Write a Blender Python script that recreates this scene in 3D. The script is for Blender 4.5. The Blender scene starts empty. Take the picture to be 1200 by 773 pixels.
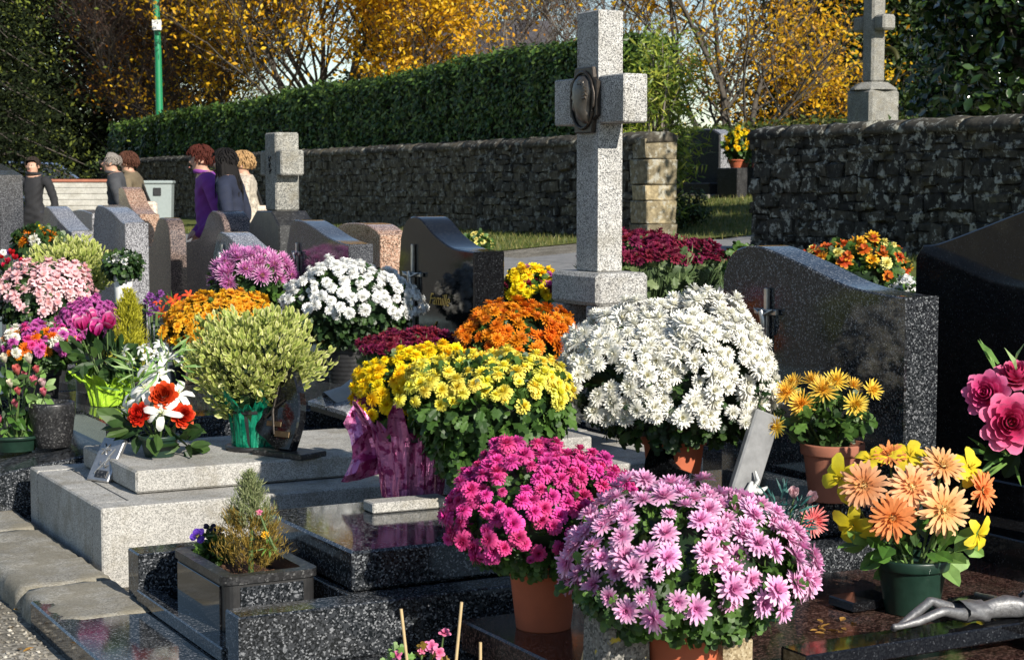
import bpy, bmesh, math, random
import numpy as np
from mathutils import Vector, Matrix
random.seed(7); RNG = np.random.default_rng(11)
SC = bpy.context.scene; COL = SC.collection

# ---------------------------------------------------------------- camera, sky, sun, exposure
FPX, HCAM = 2080.0, 1.45                       # focal length in photograph pixels, eye height in metres
PITCH = math.atan(166.0 / FPX)
cam_d = bpy.data.cameras.new('camera'); cam = bpy.data.objects.new('camera', cam_d); COL.objects.link(cam)
cam.location = (0, 0, HCAM); cam.rotation_euler = (math.pi / 2 - PITCH, 0, 0)
cam_d.sensor_width = 36; cam_d.sensor_fit = 'HORIZONTAL'; cam_d.lens = 36 * FPX / 1200
cam_d.clip_start = 0.1; cam_d.clip_end = 2000
cam_d.dof.use_dof = True; cam_d.dof.focus_distance = 6.5; cam_d.dof.aperture_fstop = 14
SC.camera = cam

ANG = math.radians(28.2)                       # the graves' long direction against the world X axis
LX, LY = math.cos(ANG), math.sin(ANG)          # L: from the foot of a grave to its headstone
WX, WY = -math.sin(ANG), math.cos(ANG)         # W: along the row of headstones, away
SUN_EL = math.radians(28); PHI = math.radians(7)
sx = -WX * math.cos(PHI) + LX * math.sin(PHI); sy = -WY * math.cos(PHI) + LY * math.sin(PHI)
SUN_DIR = Vector((sx * math.cos(SUN_EL), sy * math.cos(SUN_EL), math.sin(SUN_EL)))
world = bpy.data.worlds.new('World'); SC.world = world; world.use_nodes = True
wn = world.node_tree.nodes; bg = wn['Background']
sky = wn.new('ShaderNodeTexSky'); sky.sky_type = 'NISHITA'; sky.sun_disc = False
sky.sun_elevation = SUN_EL; sky.sun_rotation = math.atan2(sx, sy)
sky.air_density = 1.0; sky.dust_density = 0.1; sky.ozone_density = 1.5
world.node_tree.links.new(sky.outputs[0], bg.inputs[0]); bg.inputs[1].default_value = 0.085
sun_d = bpy.data.lights.new('sun', 'SUN'); sun_d.energy = 5.0; sun_d.angle = math.radians(0.53); sun_d.color = (1.0, 0.93, 0.82)
sun = bpy.data.objects.new('sun', sun_d); COL.objects.link(sun)
sun.rotation_euler = SUN_DIR.to_track_quat('Z', 'Y').to_euler(); sun.location = (6, -8, 12)
SC.view_settings.view_transform = 'Standard'; SC.view_settings.look = 'None'
SC.view_settings.exposure = 0.6; SC.view_settings.gamma = 1.0
try: SC.view_settings.use_curve_mapping = False
except Exception: pass
SC.render.engine = 'CYCLES'
SC.cycles.max_bounces = 6; SC.cycles.diffuse_bounces = 3; SC.cycles.glossy_bounces = 3
SC.cycles.transmission_bounces = 4; SC.cycles.transparent_max_bounces = 6

# ---------------------------------------------------------------- coordinates
def gz(l, w=0.0):
    """height of the ground: level by the graves, rising towards the wall and beyond the gateway"""
    def r(a, b): return min(1.0, max(0.0, (l - a) / (b - a)))
    z = 0.56 * r(4.5, 9.6) + 0.22 * r(9.6, 12.6) + 0.55 * r(13.0, 18.5) + 0.3 * r(18.5, 40)
    return z
def xy(l, w): return (LX * l + WX * w, LY * l + WY * w)
def LW(l, w, z=0.0): return Vector((LX * l + WX * w, LY * l + WY * w, z))
def tolw(x, y): return (LX * x + LY * y, WX * x + WY * y)
def at(px, py, z):
    """where the sight line through a photograph pixel meets the level z"""
    x = (px - 600) / FPX; v = (386.5 - py) / FPX
    d = (x, math.cos(PITCH) + v * math.sin(PITCH), v * math.cos(PITCH) - math.sin(PITCH))
    t = (z - HCAM) / d[2]
    return Vector((d[0] * t, d[1] * t, z))
def far(px, py, Y):
    """a point at depth Y on the sight line through a photograph pixel"""
    x = (px - 600) / FPX; v = (386.5 - py) / FPX
    d = (x, math.cos(PITCH) + v * math.sin(PITCH), v * math.cos(PITCH) - math.sin(PITCH))
    t = Y / d[1]
    return Vector((d[0] * t, Y, HCAM + d[2] * t))
def gpos(px, Y):
    X = (px - 600) / FPX * Y
    l, w = tolw(X, Y)
    return Vector((X, Y, gz(l, w)))

# ---------------------------------------------------------------- objects and tags
def tag(o, label=None, cat=None, group=None, kind=None):
    if label: o['label'] = label
    if cat: o['category'] = cat
    if group: o['group'] = group
    if kind: o['kind'] = kind
    return o
def empty(name, loc=(0, 0, 0), rz=0.0, label=None, cat=None, group=None):
    o = bpy.data.objects.new(name, None); o.empty_display_size = 0.1
    COL.objects.link(o); o.location = loc; o.rotation_euler = (0, 0, rz)
    return tag(o, label, cat, group)
def link(name, me, parent=None, loc=(0, 0, 0), rot=(0, 0, 0), scale=(1, 1, 1)):
    o = bpy.data.objects.new(name, me); COL.objects.link(o)
    o.parent = parent; o.location = loc; o.rotation_euler = rot; o.scale = scale
    return o
def np_mesh(name, V, F, mats, midx=None, smooth=False, attr=None):
    """mesh from arrays; F is (m,3) or (m,4)"""
    V = np.asarray(V, dtype=np.float32).reshape(-1, 3); F = np.asarray(F, dtype=np.int32)
    k = F.shape[1]; me = bpy.data.meshes.new(name)
    me.vertices.add(len(V)); me.vertices.foreach_set('co', V.ravel())
    me.loops.add(F.size); me.loops.foreach_set('vertex_index', F.ravel())
    me.polygons.add(len(F))
    me.polygons.foreach_set('loop_start', np.arange(0, F.size, k, dtype=np.int32))
    try: me.polygons.foreach_set('loop_total', np.full(len(F), k, dtype=np.int32))
    except Exception: pass
    for m in (mats if isinstance(mats, (list, tuple)) else [mats]): me.materials.append(m)
    if midx is not None: me.polygons.foreach_set('material_index', np.asarray(midx, dtype=np.int32))
    me.polygons.foreach_set('use_smooth', np.full(len(F), bool(smooth)))
    if attr is not None:
        a = me.attributes.new('t', 'FLOAT', 'POINT'); a.data.foreach_set('value', np.asarray(attr, dtype=np.float32))
    me.update(calc_edges=True); me.validate()
    return me

class MB:
    """collects shapes into one mesh"""
    def __init__(s): s.v = []; s.f = []; s.m = []; s.sm = []; s.t = []
    def add(s, V, F, mi=0, smooth=False, t=0.0):
        b = len(s.v); s.v += [tuple(p) for p in V]; s.f += [tuple(i + b for i in f) for f in F]
        s.m += [mi] * len(F); s.sm += [smooth] * len(F)
        s.t += (list(t) if hasattr(t, '__len__') else [t] * len(V))
        return s
    def box(s, x0, x1, y0, y1, z0, z1, c=0.0, mi=0):
        """box with chamfered edges"""
        if c <= 0:
            V = [(x, y, z) for z in (z0, z1) for y in (y0, y1) for x in (x0, x1)]
            F = [(0, 2, 3, 1), (4, 5, 7, 6), (0, 1, 5, 4), (2, 6, 7, 3), (0, 4, 6, 2), (1, 3, 7, 5)]
            return s.add(V, F, mi)
        V = []; idx = {}
        X = (x0, x1); Y = (y0, y1); Z = (z0, z1); sg = (1, -1)
        for i in (0, 1):
            for j in (0, 1):
                for k in (0, 1):
                    for a in (0, 1, 2):
                        p = [X[i] + c * sg[i], Y[j] + c * sg[j], Z[k] + c * sg[k]]
                        p[a] = (X[i], Y[j], Z[k])[a]
                        idx[(i, j, k, a)] = len(V); V.append(tuple(p))
        F = []
        for i in (0, 1):
            q = [idx[(i, j, k, 0)] for j, k in ((0, 0), (1, 0), (1, 1), (0, 1))]; F.append(q if i else q[::-1])
            q = [idx[(j, i, k, 1)] for j, k in ((0, 0), (1, 0), (1, 1), (0, 1))]; F.append(q[::-1] if i else q)
            q = [idx[(j, k, i, 2)] for j, k in ((0, 0), (1, 0), (1, 1), (0, 1))]; F.append(q if i else q[::-1])
        for i in (0, 1):
            for j in (0, 1):
                for e in (0, 1, 2):
                    a, b = [q for q in (0, 1, 2) if q != e]
                    def ky(t, ax):
                        k3 = [0, 0, 0]; k3[e] = t; k3[a] = i; k3[b] = j
                        return idx[(k3[0], k3[1], k3[2], ax)]
                    F.append((ky(0, a), ky(1, a), ky(1, b), ky(0, b)))
        for i in (0, 1):
            for j in (0, 1):
                for k in (0, 1): F.append(tuple(idx[(i, j, k, a)] for a in (0, 1, 2)))
        return s.add(V, F, mi)
    def extrude(s, poly, axis, a0, a1, c=0.0, mi=0, smooth=False):
        """closed outline (u,v) pushed along an axis ('x': u=y v=z, 'y': u=x v=z, 'z': u=x v=y); small chamfer c on both rims"""
        n = len(poly)
        def pt(u, v, a): return {'x': (a, u, v), 'y': (u, a, v), 'z': (u, v, a)}[axis]
        cx = sum(p[0] for p in poly) / n; cy = sum(p[1] for p in poly) / n
        def inset(d):
            out = []
            for i in range(n):
                p0, p1, p2 = poly[i - 1], poly[i], poly[(i + 1) % n]
                e1 = Vector((p1[0] - p0[0], p1[1] - p0[1])); e2 = Vector((p2[0] - p1[0], p2[1] - p1[1]))
                if e1.length < 1e-9 or e2.length < 1e-9: out.append(p1); continue
                n1 = Vector((-e1.y, e1.x)).normalized(); n2 = Vector((-e2.y, e2.x)).normalized()
                m = n1 + n2
                if m.length < 1e-6: m = n1
                m.normalize(); q = max(0.4, m.dot(n1))
                out.append((p1[0] + m.x * d / q, p1[1] + m.y * d / q))
            return out
        area = sum(poly[i - 1][0] * poly[i][1] - poly[i][0] * poly[i - 1][1] for i in range(n))
        if area < 0: poly = poly[::-1]
        if c > 0:
            pi = inset(c); d = c if a1 > a0 else -c
            rings = [[pt(u, v, a0) for u, v in pi], [pt(u, v, a0 + d) for u, v in poly], [pt(u, v, a1 - d) for u, v in poly], [pt(u, v, a1) for u, v in pi]]
        else: rings = [[pt(u, v, a0) for u, v in poly], [pt(u, v, a1) for u, v in poly]]
        V = [p for r in rings for p in r]; F = []
        for k in range(len(rings) - 1):
            for i in range(n):
                j = (i + 1) % n; F.append((k * n + i, k * n + j, (k + 1) * n + j, (k + 1) * n + i))
        s.add(V, F, mi, smooth)
        s.add(rings[0], [tuple(range(n))[::-1]], mi); s.add(rings[-1], [tuple(range(n))], mi)
        return s
    def lathe(s, prof, n=20, cx=0, cy=0, mi=0, smooth=True, cap=(False, False), wob=None):
        V = []; F = []
        for k, (r, z) in enumerate(prof):
            for i in range(n):
                a = 2 * math.pi * i / n; q = r * (1 + (wob(a, k) if wob else 0))
                V.append((cx + q * math.cos(a), cy + q * math.sin(a), z))
        for k in range(len(prof) - 1):
            for i in range(n):
                j = (i + 1) % n; F.append((k * n + i, k * n + j, (k + 1) * n + j, (k + 1) * n + i))
        s.add(V, F, mi, smooth)
        if cap[0]: s.add(V[:n], [tuple(range(n))[::-1]], mi)
        if cap[1]: s.add(V[-n:], [tuple(range(n))], mi)
        return s
    def tube(s, pts, rad, n=6, mi=0, smooth=True, t=0.0):
        pts = [Vector(p) for p in pts]; V = []; F = []
        if not hasattr(rad, '__len__'): rad = [rad] * len(pts)
        for k, p in enumerate(pts):
            d = (pts[min(k + 1, len(pts) - 1)] - pts[max(k - 1, 0)])
            if d.length < 1e-9: d = Vector((0, 0, 1))
            d.normalize(); u = d.orthogonal() if abs(d.z) > .95 else d.cross(Vector((0, 0, 1)))
            u.normalize(); w = d.cross(u)
            for i in range(n):
                a = 2 * math.pi * i / n; V.append(tuple(p + (u * math.cos(a) + w * math.sin(a)) * rad[k]))
        for k in range(len(pts) - 1):
            for i in range(n):
                j = (i + 1) % n; F.append((k * n + i, k * n + j, (k + 1) * n + j, (k + 1) * n + i))
        s.add(V, F, mi, smooth, t)
        s.add(V[:n], [tuple(range(n))], mi, smooth, t); s.add(V[-n:], [tuple(range(n))[::-1]], mi, smooth, t)
        return s
    def mesh(s, name, mats):
        me = bpy.data.meshes.new(name); me.from_pydata(s.v, [], s.f)
        for m in (mats if isinstance(mats, (list, tuple)) else [mats]): me.materials.append(m)
        me.polygons.foreach_set('material_index', s.m); me.polygons.foreach_set('use_smooth', s.sm)
        a = me.attributes.new('t', 'FLOAT', 'POINT'); a.data.foreach_set('value', s.t)
        bm = bmesh.new(); bm.from_mesh(me); bmesh.ops.recalc_face_normals(bm, faces=bm.faces); bm.to_mesh(me); bm.free()
        me.update()
        return me
    def build(s, name, mats, parent=None, loc=(0, 0, 0), rot=(0, 0, 0)):
        return link(name, s.mesh(name, mats), parent, loc, rot)

def frames(N, roll):
    """rotation matrices whose z column is N, rolled about it"""
    N = N / np.linalg.norm(N, axis=1, keepdims=True)
    ref = np.where(np.abs(N[:, 2:3]) > 0.95, np.array([[1.0, 0, 0]]), np.array([[0, 0, 1.0]]))
    X = np.cross(ref, N); X /= np.linalg.norm(X, axis=1, keepdims=True); Y = np.cross(N, X)
    c, s_ = np.cos(roll)[:, None], np.sin(roll)[:, None]
    return np.stack([X * c + Y * s_, -X * s_ + Y * c, N], axis=2)
def scatter(T, TF, P, R, S, tt=None):
    """copies of a small template at P with rotations R and sizes S, as arrays"""
    T = np.asarray(T, float); TF = np.asarray(TF, int); P = np.asarray(P, float)
    S = np.asarray(S, float).reshape(-1, 1, 1) if np.ndim(S) < 2 else np.asarray(S, float)[:, None, :]
    V = np.einsum('nij,nkj->nki', R, T[None] * S) + P[:, None, :]
    n, k = len(P), len(T)
    F = (TF[None] + (np.arange(n) * k)[:, None, None]).reshape(-1, TF.shape[1])
    t = None if tt is None else np.tile(np.asarray(tt), n)
    return V.reshape(-1, 3), F, t
def rnd_dirs(n):
    v = RNG.normal(size=(n, 3)); return v / np.linalg.norm(v, axis=1, keepdims=True)

# ---------------------------------------------------------------- materials
def new_mat(name):
    m = bpy.data.materials.new(name); m.use_nodes = True
    nt = m.node_tree; return m, nt, nt.nodes['Principled BSDF'], nt.nodes['Material Output']
def ramp(nt, stops, interp='LINEAR'):
    n = nt.nodes.new('ShaderNodeValToRGB'); cr = n.color_ramp; cr.interpolation = interp
    while len(cr.elements) < len(stops): cr.elements.new(0.5)
    for e, (p, c) in zip(cr.elements, stops): e.position = p; e.color = (*c, 1) if len(c) == 3 else c
    return n
def noise(nt, scale, detail=3, rough=0.55, vec=None):
    n = nt.nodes.new('ShaderNodeTexNoise'); n.inputs['Scale'].default_value = scale
    n.inputs['Detail'].default_value = detail; n.inputs['Roughness'].default_value = rough
    if vec is not None: nt.links.new(vec, n.inputs['Vector'])
    return n
def coords(nt, kind='Object'):
    return nt.nodes.new('ShaderNodeTexCoord').outputs[kind]
def mixc(nt, fac, a, b, mode='MIX'):
    n = nt.nodes.new('ShaderNodeMix'); n.data_type = 'RGBA'; n.blend_type = mode
    for sock, val in ((n.inputs[0], fac), (n.inputs[6], a), (n.inputs[7], b)):
        if isinstance(val, (int, float)): sock.default_value = val
        elif isinstance(val, tuple): sock.default_value = (*val, 1) if len(val) == 3 else val
        else: nt.links.new(val, sock)
    return n.outputs[2]
def bump(nt, height, bsdf, strength=0.3, dist=0.01):
    b = nt.nodes.new('ShaderNodeBump'); b.inputs['Strength'].default_value = strength; b.inputs['Distance'].default_value = dist
    nt.links.new(height, b.inputs['Height']); nt.links.new(b.outputs[0], bsdf.inputs['Normal'])
def plain(name, col, rough=0.6, metal=0.0, var=0.12, scale=30, bumps=0.0, spec=0.5):
    m, nt, b, o = new_mat(name); co = coords(nt)
    n = noise(nt, scale, 4, .6, co)
    r = ramp(nt, [(0.25, tuple(c * (1 - var) for c in col)), (0.75, tuple(min(1, c * (1 + var)) for c in col))])
    nt.links.new(n.outputs[0], r.inputs[0]); nt.links.new(r.outputs[0], b.inputs['Base Color'])
    rr = nt.nodes.new('ShaderNodeMapRange'); rr.inputs[3].default_value = max(0.03, rough - .08); rr.inputs[4].default_value = min(1, rough + .1)
    nt.links.new(n.outputs[0], rr.inputs[0]); nt.links.new(rr.outputs[0], b.inputs['Roughness'])
    b.inputs['Metallic'].default_value = metal; b.inputs['Specular IOR Level'].default_value = spec
    if bumps: bump(nt, n.outputs[0], b, bumps, 0.01)
    return m
def granite(name, dark, mid, light, grain=0.008, rough=0.08, amount=(0.42, 0.6), dirt=0.0, blotch=0.25, relief=0.0):
    """crystalline stone: grains of three tones, cloudy variation, faint dust on the polish"""
    m, nt, b, o = new_mat(name); co = coords(nt)
    v = nt.nodes.new('ShaderNodeTexVoronoi'); v.inputs['Scale'].default_value = 1.0 / grain; v.inputs['Randomness'].default_value = 1.0
    nd = noise(nt, 0.6 / grain, 2, .5, co)
    add = nt.nodes.new('ShaderNodeVectorMath'); add.operation = 'MULTIPLY_ADD'
    add.inputs[1].default_value = (grain * 1.2,) * 3
    nt.links.new(nd.outputs[1], add.inputs[0]); nt.links.new(co, add.inputs[2]); nt.links.new(add.outputs[0], v.inputs['Vector'])
    sep = nt.nodes.new('ShaderNodeSeparateColor'); nt.links.new(v.outputs['Color'], sep.inputs[0])
    r = ramp(nt, [(0.0, dark), (amount[0], dark), (amount[0] + .06, mid), (amount[1] + .12, mid), (amount[1] + .2, light), (1.0, light)])
    nt.links.new(sep.outputs[0], r.inputs[0])
    cl = noise(nt, 3.2, 4, .6, co)
    rb = ramp(nt, [(0.3, (1 - blotch,) * 3), (0.7, (1.0,) * 3)]); nt.links.new(cl.outputs[0], rb.inputs[0])
    c = mixc(nt, 1.0, r.outputs[0], rb.outputs[0], 'MULTIPLY')
    if dirt:
        dn = noise(nt, 7, 6, .7, co); dr = ramp(nt, [(0.48 if dirt < .65 else .40, (0, 0, 0)), (0.66 if dirt < .65 else .56, (dirt,) * 3)]); nt.links.new(dn.outputs[0], dr.inputs[0])
        c = mixc(nt, dr.outputs[0], c, (0.16, 0.14, 0.095))
    nt.links.new(c, b.inputs['Base Color'])
    rn = noise(nt, 9, 5, .65, co); rr = nt.nodes.new('ShaderNodeMapRange')
    rr.inputs[1].default_value = .35; rr.inputs[2].default_value = .75
    rr.inputs[3].default_value = rough; rr.inputs[4].default_value = min(1, rough * 1.5 + .05)
    nt.links.new(rn.outputs[0], rr.inputs[0]); nt.links.new(rr.outputs[0], b.inputs['Roughness'])
    if relief: bump(nt, sep.outputs[1], b, relief, 0.004)
    return m
def petal(name, stops, trans=0.25, rough=0.6, var=0.1):
    """petal: colour runs from the heart (t=0) to the tip (t=1), each flower a little different"""
    m, nt, b, o = new_mat(name)
    a = nt.nodes.new('ShaderNodeAttribute'); a.attribute_name = 't'
    r = ramp(nt, stops); nt.links.new(a.outputs['Fac'], r.inputs[0])
    oi = nt.nodes.new('ShaderNodeObjectInfo')
    hs = nt.nodes.new('ShaderNodeHueSaturation')
    mr = nt.nodes.new('ShaderNodeMapRange'); mr.inputs[3].default_value = 1 - var * 1.6; mr.inputs[4].default_value = 1 + var
    nt.links.new(oi.outputs['Random'], mr.inputs[0]); nt.links.new(mr.outputs[0], hs.inputs['Value'])
    mh = nt.nodes.new('ShaderNodeMapRange'); mh.inputs[3].default_value = .5 - var * .1; mh.inputs[4].default_value = .5 + var * .1
    mx = nt.nodes.new('ShaderNodeMath'); mx.operation = 'FRACT'; mm = nt.nodes.new('ShaderNodeMath'); mm.operation = 'MULTIPLY'; mm.inputs[1].default_value = 7.31
    nt.links.new(oi.outputs['Random'], mm.inputs[0]); nt.links.new(mm.outputs[0], mx.inputs[0]); nt.links.new(mx.outputs[0], mh.inputs[0]); nt.links.new(mh.outputs[0], hs.inputs['Hue'])
    pn = noise(nt, 5.0, 4, .7, coords(nt)); pr = ramp(nt, [(.3, (.80,) * 3), (.65, (1.06,) * 3)]); nt.links.new(pn.outputs[0], pr.inputs[0])
    nt.links.new(mixc(nt, 1.0, r.outputs[0], pr.outputs[0], 'MULTIPLY'), hs.inputs['Color']); nt.links.new(hs.outputs[0], b.inputs['Base Color'])
    b.inputs['Roughness'].default_value = rough; b.inputs['Specular IOR Level'].default_value = 0.25
    tr = nt.nodes.new('ShaderNodeBsdfTranslucent'); nt.links.new(hs.outputs[0], tr.inputs[0])
    mix = nt.nodes.new('ShaderNodeMixShader'); mix.inputs[0].default_value = trans
    nt.links.new(b.outputs[0], mix.inputs[1]); nt.links.new(tr.outputs[0], mix.inputs[2]); nt.links.new(mix.outputs[0], o.inputs[0])
    return m
def leafmat(name, c1, c2, trans=0.25, rough=0.45, c3=None, scale=9, spec=0.4):
    """foliage: tone varies from leaf to leaf (attribute t) and in soft patches"""
    m, nt, b, o = new_mat(name)
    a = nt.nodes.new('ShaderNodeAttribute'); a.attribute_name = 't'
    st = [(0.0, c1), (1.0, c2)] if c3 is None else [(0.0, c1), (0.55, c2), (1.0, c3)]
    r = ramp(nt, st); nt.links.new(a.outputs['Fac'], r.inputs[0])
    n = noise(nt, scale, 3, .6, coords(nt)); rb = ramp(nt, [(.3, (.7,) * 3), (.7, (1.15,) * 3)]); nt.links.new(n.outputs[0], rb.inputs[0])
    c = mixc(nt, 1.0, r.outputs[0], rb.outputs[0], 'MULTIPLY')
    nt.links.new(c, b.inputs['Base Color']); b.inputs['Roughness'].default_value = rough; b.inputs['Specular IOR Level'].default_value = spec
    tr = nt.nodes.new('ShaderNodeBsdfTranslucent'); nt.links.new(c, tr.inputs[0])
    mix = nt.nodes.new('ShaderNodeMixShader'); mix.inputs[0].default_value = trans
    nt.links.new(b.outputs[0], mix.inputs[1]); nt.links.new(tr.outputs[0], mix.inputs[2]); nt.links.new(mix.outputs[0], o.inputs[0])
    return m
# ---------------------------------------------------------------- stone materials
M = {}
M['grey'] = granite('grey_granite', (.10, .10, .10), (.34, .335, .32), (.58, .57, .54), .0038, .62, (.25, .5), dirt=.35, blotch=.3, relief=.15)
M['greytomb'] = granite('weathered_grey_granite', (.24, .235, .22), (.40, .39, .365), (.55, .535, .50), .0034, .7, (.25, .55), dirt=.55, blotch=.35, relief=.15)
M['greyold'] = granite('weathered_granite', (.12, .12, .11), (.26, .255, .23), (.40, .39, .35), .007, .8, (.25, .55), dirt=.55, blotch=.4, relief=.25)
M['pearl'] = granite('blue_pearl_granite', (.010, .012, .014), (.038, .042, .048), (.20, .21, .225), .0050, .06, (.36, .70), blotch=.35)
M['black'] = granite('black_granite', (.005, .005, .006), (.012, .013, .015), (.05, .053, .058), .004, .05, (.55, .82), blotch=.3)
M['blackmat'] = granite('dark_rough_granite', (.014, .014, .015), (.03, .03, .032), (.10, .10, .10), .006, .32, (.5, .75), blotch=.3)
M['salt'] = granite('speckled_granite', (.05, .05, .055), (.20, .20, .215), (.44, .44, .46), .0045, .06, (.3, .5), blotch=.2)
M['tan'] = granite('tan_granite', (.06, .04, .03), (.33, .19, .13), (.52, .38, .29), .006, .10, (.22, .55), blotch=.25)
M['brown'] = granite('brown_granite', (.016, .009, .008), (.055, .028, .023), (.15, .085, .07), .006, .10, (.35, .65), blotch=.4, dirt=.12)
M['red'] = granite('red_granite', (.02, .008, .006), (.16, .042, .026), (.28, .10, .06), .009, .10, (.3, .6), blotch=.3)
M['mauve'] = granite('mauve_granite', (.03, .025, .025), (.13, .095, .085), (.27, .20, .17), .006, .12, (.3, .6), blotch=.25)
M['bluegrey'] = granite('bluegrey_granite', (.02, .022, .028), (.06, .063, .072), (.16, .165, .18), .004, .06, (.35, .65), blotch=.3)
M['concrete'] = granite('worn_concrete', (.20, .19, .165), (.32, .305, .265), (.42, .40, .35), .005, .85, (.25, .6), dirt=.66, blotch=.45, relief=.3)

def wallstone(name, base, lich=.35):
    m, nt, b, o = new_mat(name); co = coords(nt); oi = nt.nodes.new('ShaderNodeObjectInfo')
    va = nt.nodes.new('ShaderNodeVectorMath'); va.operation = 'ADD'
    geo = nt.nodes.new('ShaderNodeNewGeometry')
    n = noise(nt, 14, 6, .65, geo.outputs['Position'])
    r = ramp(nt, [(.28, tuple(c * .35 for c in base)), (.55, base), (.8, tuple(c * 1.9 for c in base))]); nt.links.new(n.outputs[0], r.inputs[0])
    tone = ramp(nt, [(0, (.5, .5, .52)), (.6, (1.0, .97, .9)), (1, (1.5, 1.4, 1.2))]); nt.links.new(oi.outputs['Random'], tone.inputs[0])
    c = mixc(nt, 1.0, r.outputs[0], tone.outputs[0], 'MULTIPLY')
    n2 = noise(nt, 9.0, 5, .7, geo.outputs['Position']); r2 = ramp(nt, [(.54, (0, 0, 0)), (.60, (lich,) * 3)]); nt.links.new(n2.outputs[0], r2.inputs[0])
    c = mixc(nt, r2.outputs[0], c, (.42, .42, .37))
    n3 = noise(nt, 3.1, 5, .7, geo.outputs['Position']); r3 = ramp(nt, [(.6, (0, 0, 0)), (.75, (.5,) * 3)]); nt.links.new(n3.outputs[0], r3.inputs[0])
    c = mixc(nt, r3.outputs[0], c, (.16, .135, .05))
    nt.links.new(c, b.inputs['Base Color']); b.inputs['Roughness'].default_value = .92; b.inputs['Specular IOR Level'].default_value = .2
    nb = noise(nt, 45, 5, .7, geo.outputs['Position']); bump(nt, nb.outputs[0], b, .6, .012)
    return m
M['wstone'] = wallstone('rubble_stone', (.068, .063, .054), .42)
M['wstone2'] = wallstone('dark_rubble_stone', (.048, .046, .041), .6)
M['mortar'] = wallstone('old_mortar', (.042, .039, .033), .15)
M['quoin'] = wallstone('pale_quoin_stone', (.22, .19, .13), .55)

# ---------------------------------------------------------------- ground
def ground_mat():
    m, nt, b, o = new_mat('gravel'); geo = nt.nodes.new('ShaderNodeNewGeometry'); P = geo.outputs['Position']
    v = nt.nodes.new('ShaderNodeTexVoronoi'); v.inputs['Scale'].default_value = 70; nt.links.new(P, v.inputs['Vector'])
    sp = nt.nodes.new('ShaderNodeSeparateColor'); nt.links.new(v.outputs['Color'], sp.inputs[0])
    r = ramp(nt, [(0, (.10, .09, .07)), (.5, (.23, .21, .175)), (1, (.42, .39, .33))]); nt.links.new(sp.outputs[0], r.inputs[0])
    n = noise(nt, 2.5, 5, .65, P); r2 = ramp(nt, [(.35, (.45, .43, .38)), (.7, (1, 1, 1))]); nt.links.new(n.outputs[0], r2.inputs[0])
    c = mixc(nt, 1.0, r.outputs[0], r2.outputs[0], 'MULTIPLY')
    nt.links.new(c, b.inputs['Base Color']); b.inputs['Roughness'].default_value = .9
    bump(nt, sp.outputs[0], b, .6, .008); return m
M['gravel'] = ground_mat()
def soil_mat(name, c0, c1, c2, sc):
    m, nt, b, o = new_mat(name); geo = nt.nodes.new('ShaderNodeNewGeometry'); P = geo.outputs['Position']
    n = noise(nt, sc, 7, .7, P); r = ramp(nt, [(.3, c0), (.5, c1), (.72, c2)]); nt.links.new(n.outputs[0], r.inputs[0])
    nt.links.new(r.outputs[0], b.inputs['Base Color']); b.inputs['Roughness'].default_value = .95; b.inputs['Specular IOR Level'].default_value = .15
    bump(nt, n.outputs[0], b, .5, .03); return m
M['turf'] = soil_mat('turf', (.05, .06, .018), (.10, .12, .03), (.17, .15, .06), 2.2)
M['asphalt'] = soil_mat('grey_path', (.17, .17, .17), (.22, .22, .22), (.28, .275, .265), 6)
M['field'] = soil_mat('field_grass', (.06, .075, .02), (.09, .10, .03), (.12, .11, .05), .3)

def sheet(name, l0, l1, w0, w1, mat, dz=0.0, nl=20, nw=20, edge=0.0):
    ls = np.linspace(l0, l1, nl); ws = np.linspace(w0, w1, nw); V = []
    for j, w in enumerate(ws):
        for i, l in enumerate(ls):
            q = l
            if edge and i in (0, nl - 1): q = l + edge * math.sin(w * 2.1 + l) + edge * .6 * math.sin(w * 5.3)
            x, y = xy(q, w); V.append((x, y, gz(q, w) + dz))
    F = [(j * nl + i, j * nl + i + 1, (j + 1) * nl + i + 1, (j + 1) * nl + i) for j in range(nw - 1) for i in range(nl - 1)]
    o = link(name, np_mesh(name, V, F, mat, smooth=True)); tag(o, kind='structure'); return o
ls = np.unique(np.concatenate([np.linspace(-300, -6, 12), np.linspace(-6, 60, 133), np.linspace(60, 900, 20)]))
ws = np.unique(np.concatenate([np.linspace(-300, -6, 12), np.linspace(-6, 60, 60), np.linspace(60, 900, 20)]))
V = []
for w in ws:
    for l in ls:
        x, y = xy(l, w); V.append((x, y, gz(l, w)))
nl = len(ls)
F = [(j * nl + i, j * nl + i + 1, (j + 1) * nl + i + 1, (j + 1) * nl + i) for j in range(len(ws) - 1) for i in range(nl - 1)]
tag(link('ground', np_mesh('ground', V, F, M['gravel'], smooth=True)), kind='structure')
sheet('path', 8.2, 10.2, -4, 60, M['asphalt'], .004, 6, 90, .06)
sheet('lawn', 10.2, 12.75, 20.2, 46, M['turf'], .012, 8, 60, .0)
sheet('lawn', 10.2, 12.2, -4, 15.4, M['turf'], .012, 8, 40, .0)
sheet('gate_path', 10.1, 24, 16.4, 18.8, M['asphalt'], .006, 24, 10, .0)
sheet('grass_bank', 12.6, 30, 18.8, 46, M['turf'], .016, 20, 40, .0)
sheet('grass_plot', 12.6, 30, -10, 16.4, M['turf'], .012, 20, 40, .0)
sheet('field', 30, 300, -200, 300, M['field'], .02, 30, 30, .0)

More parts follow.
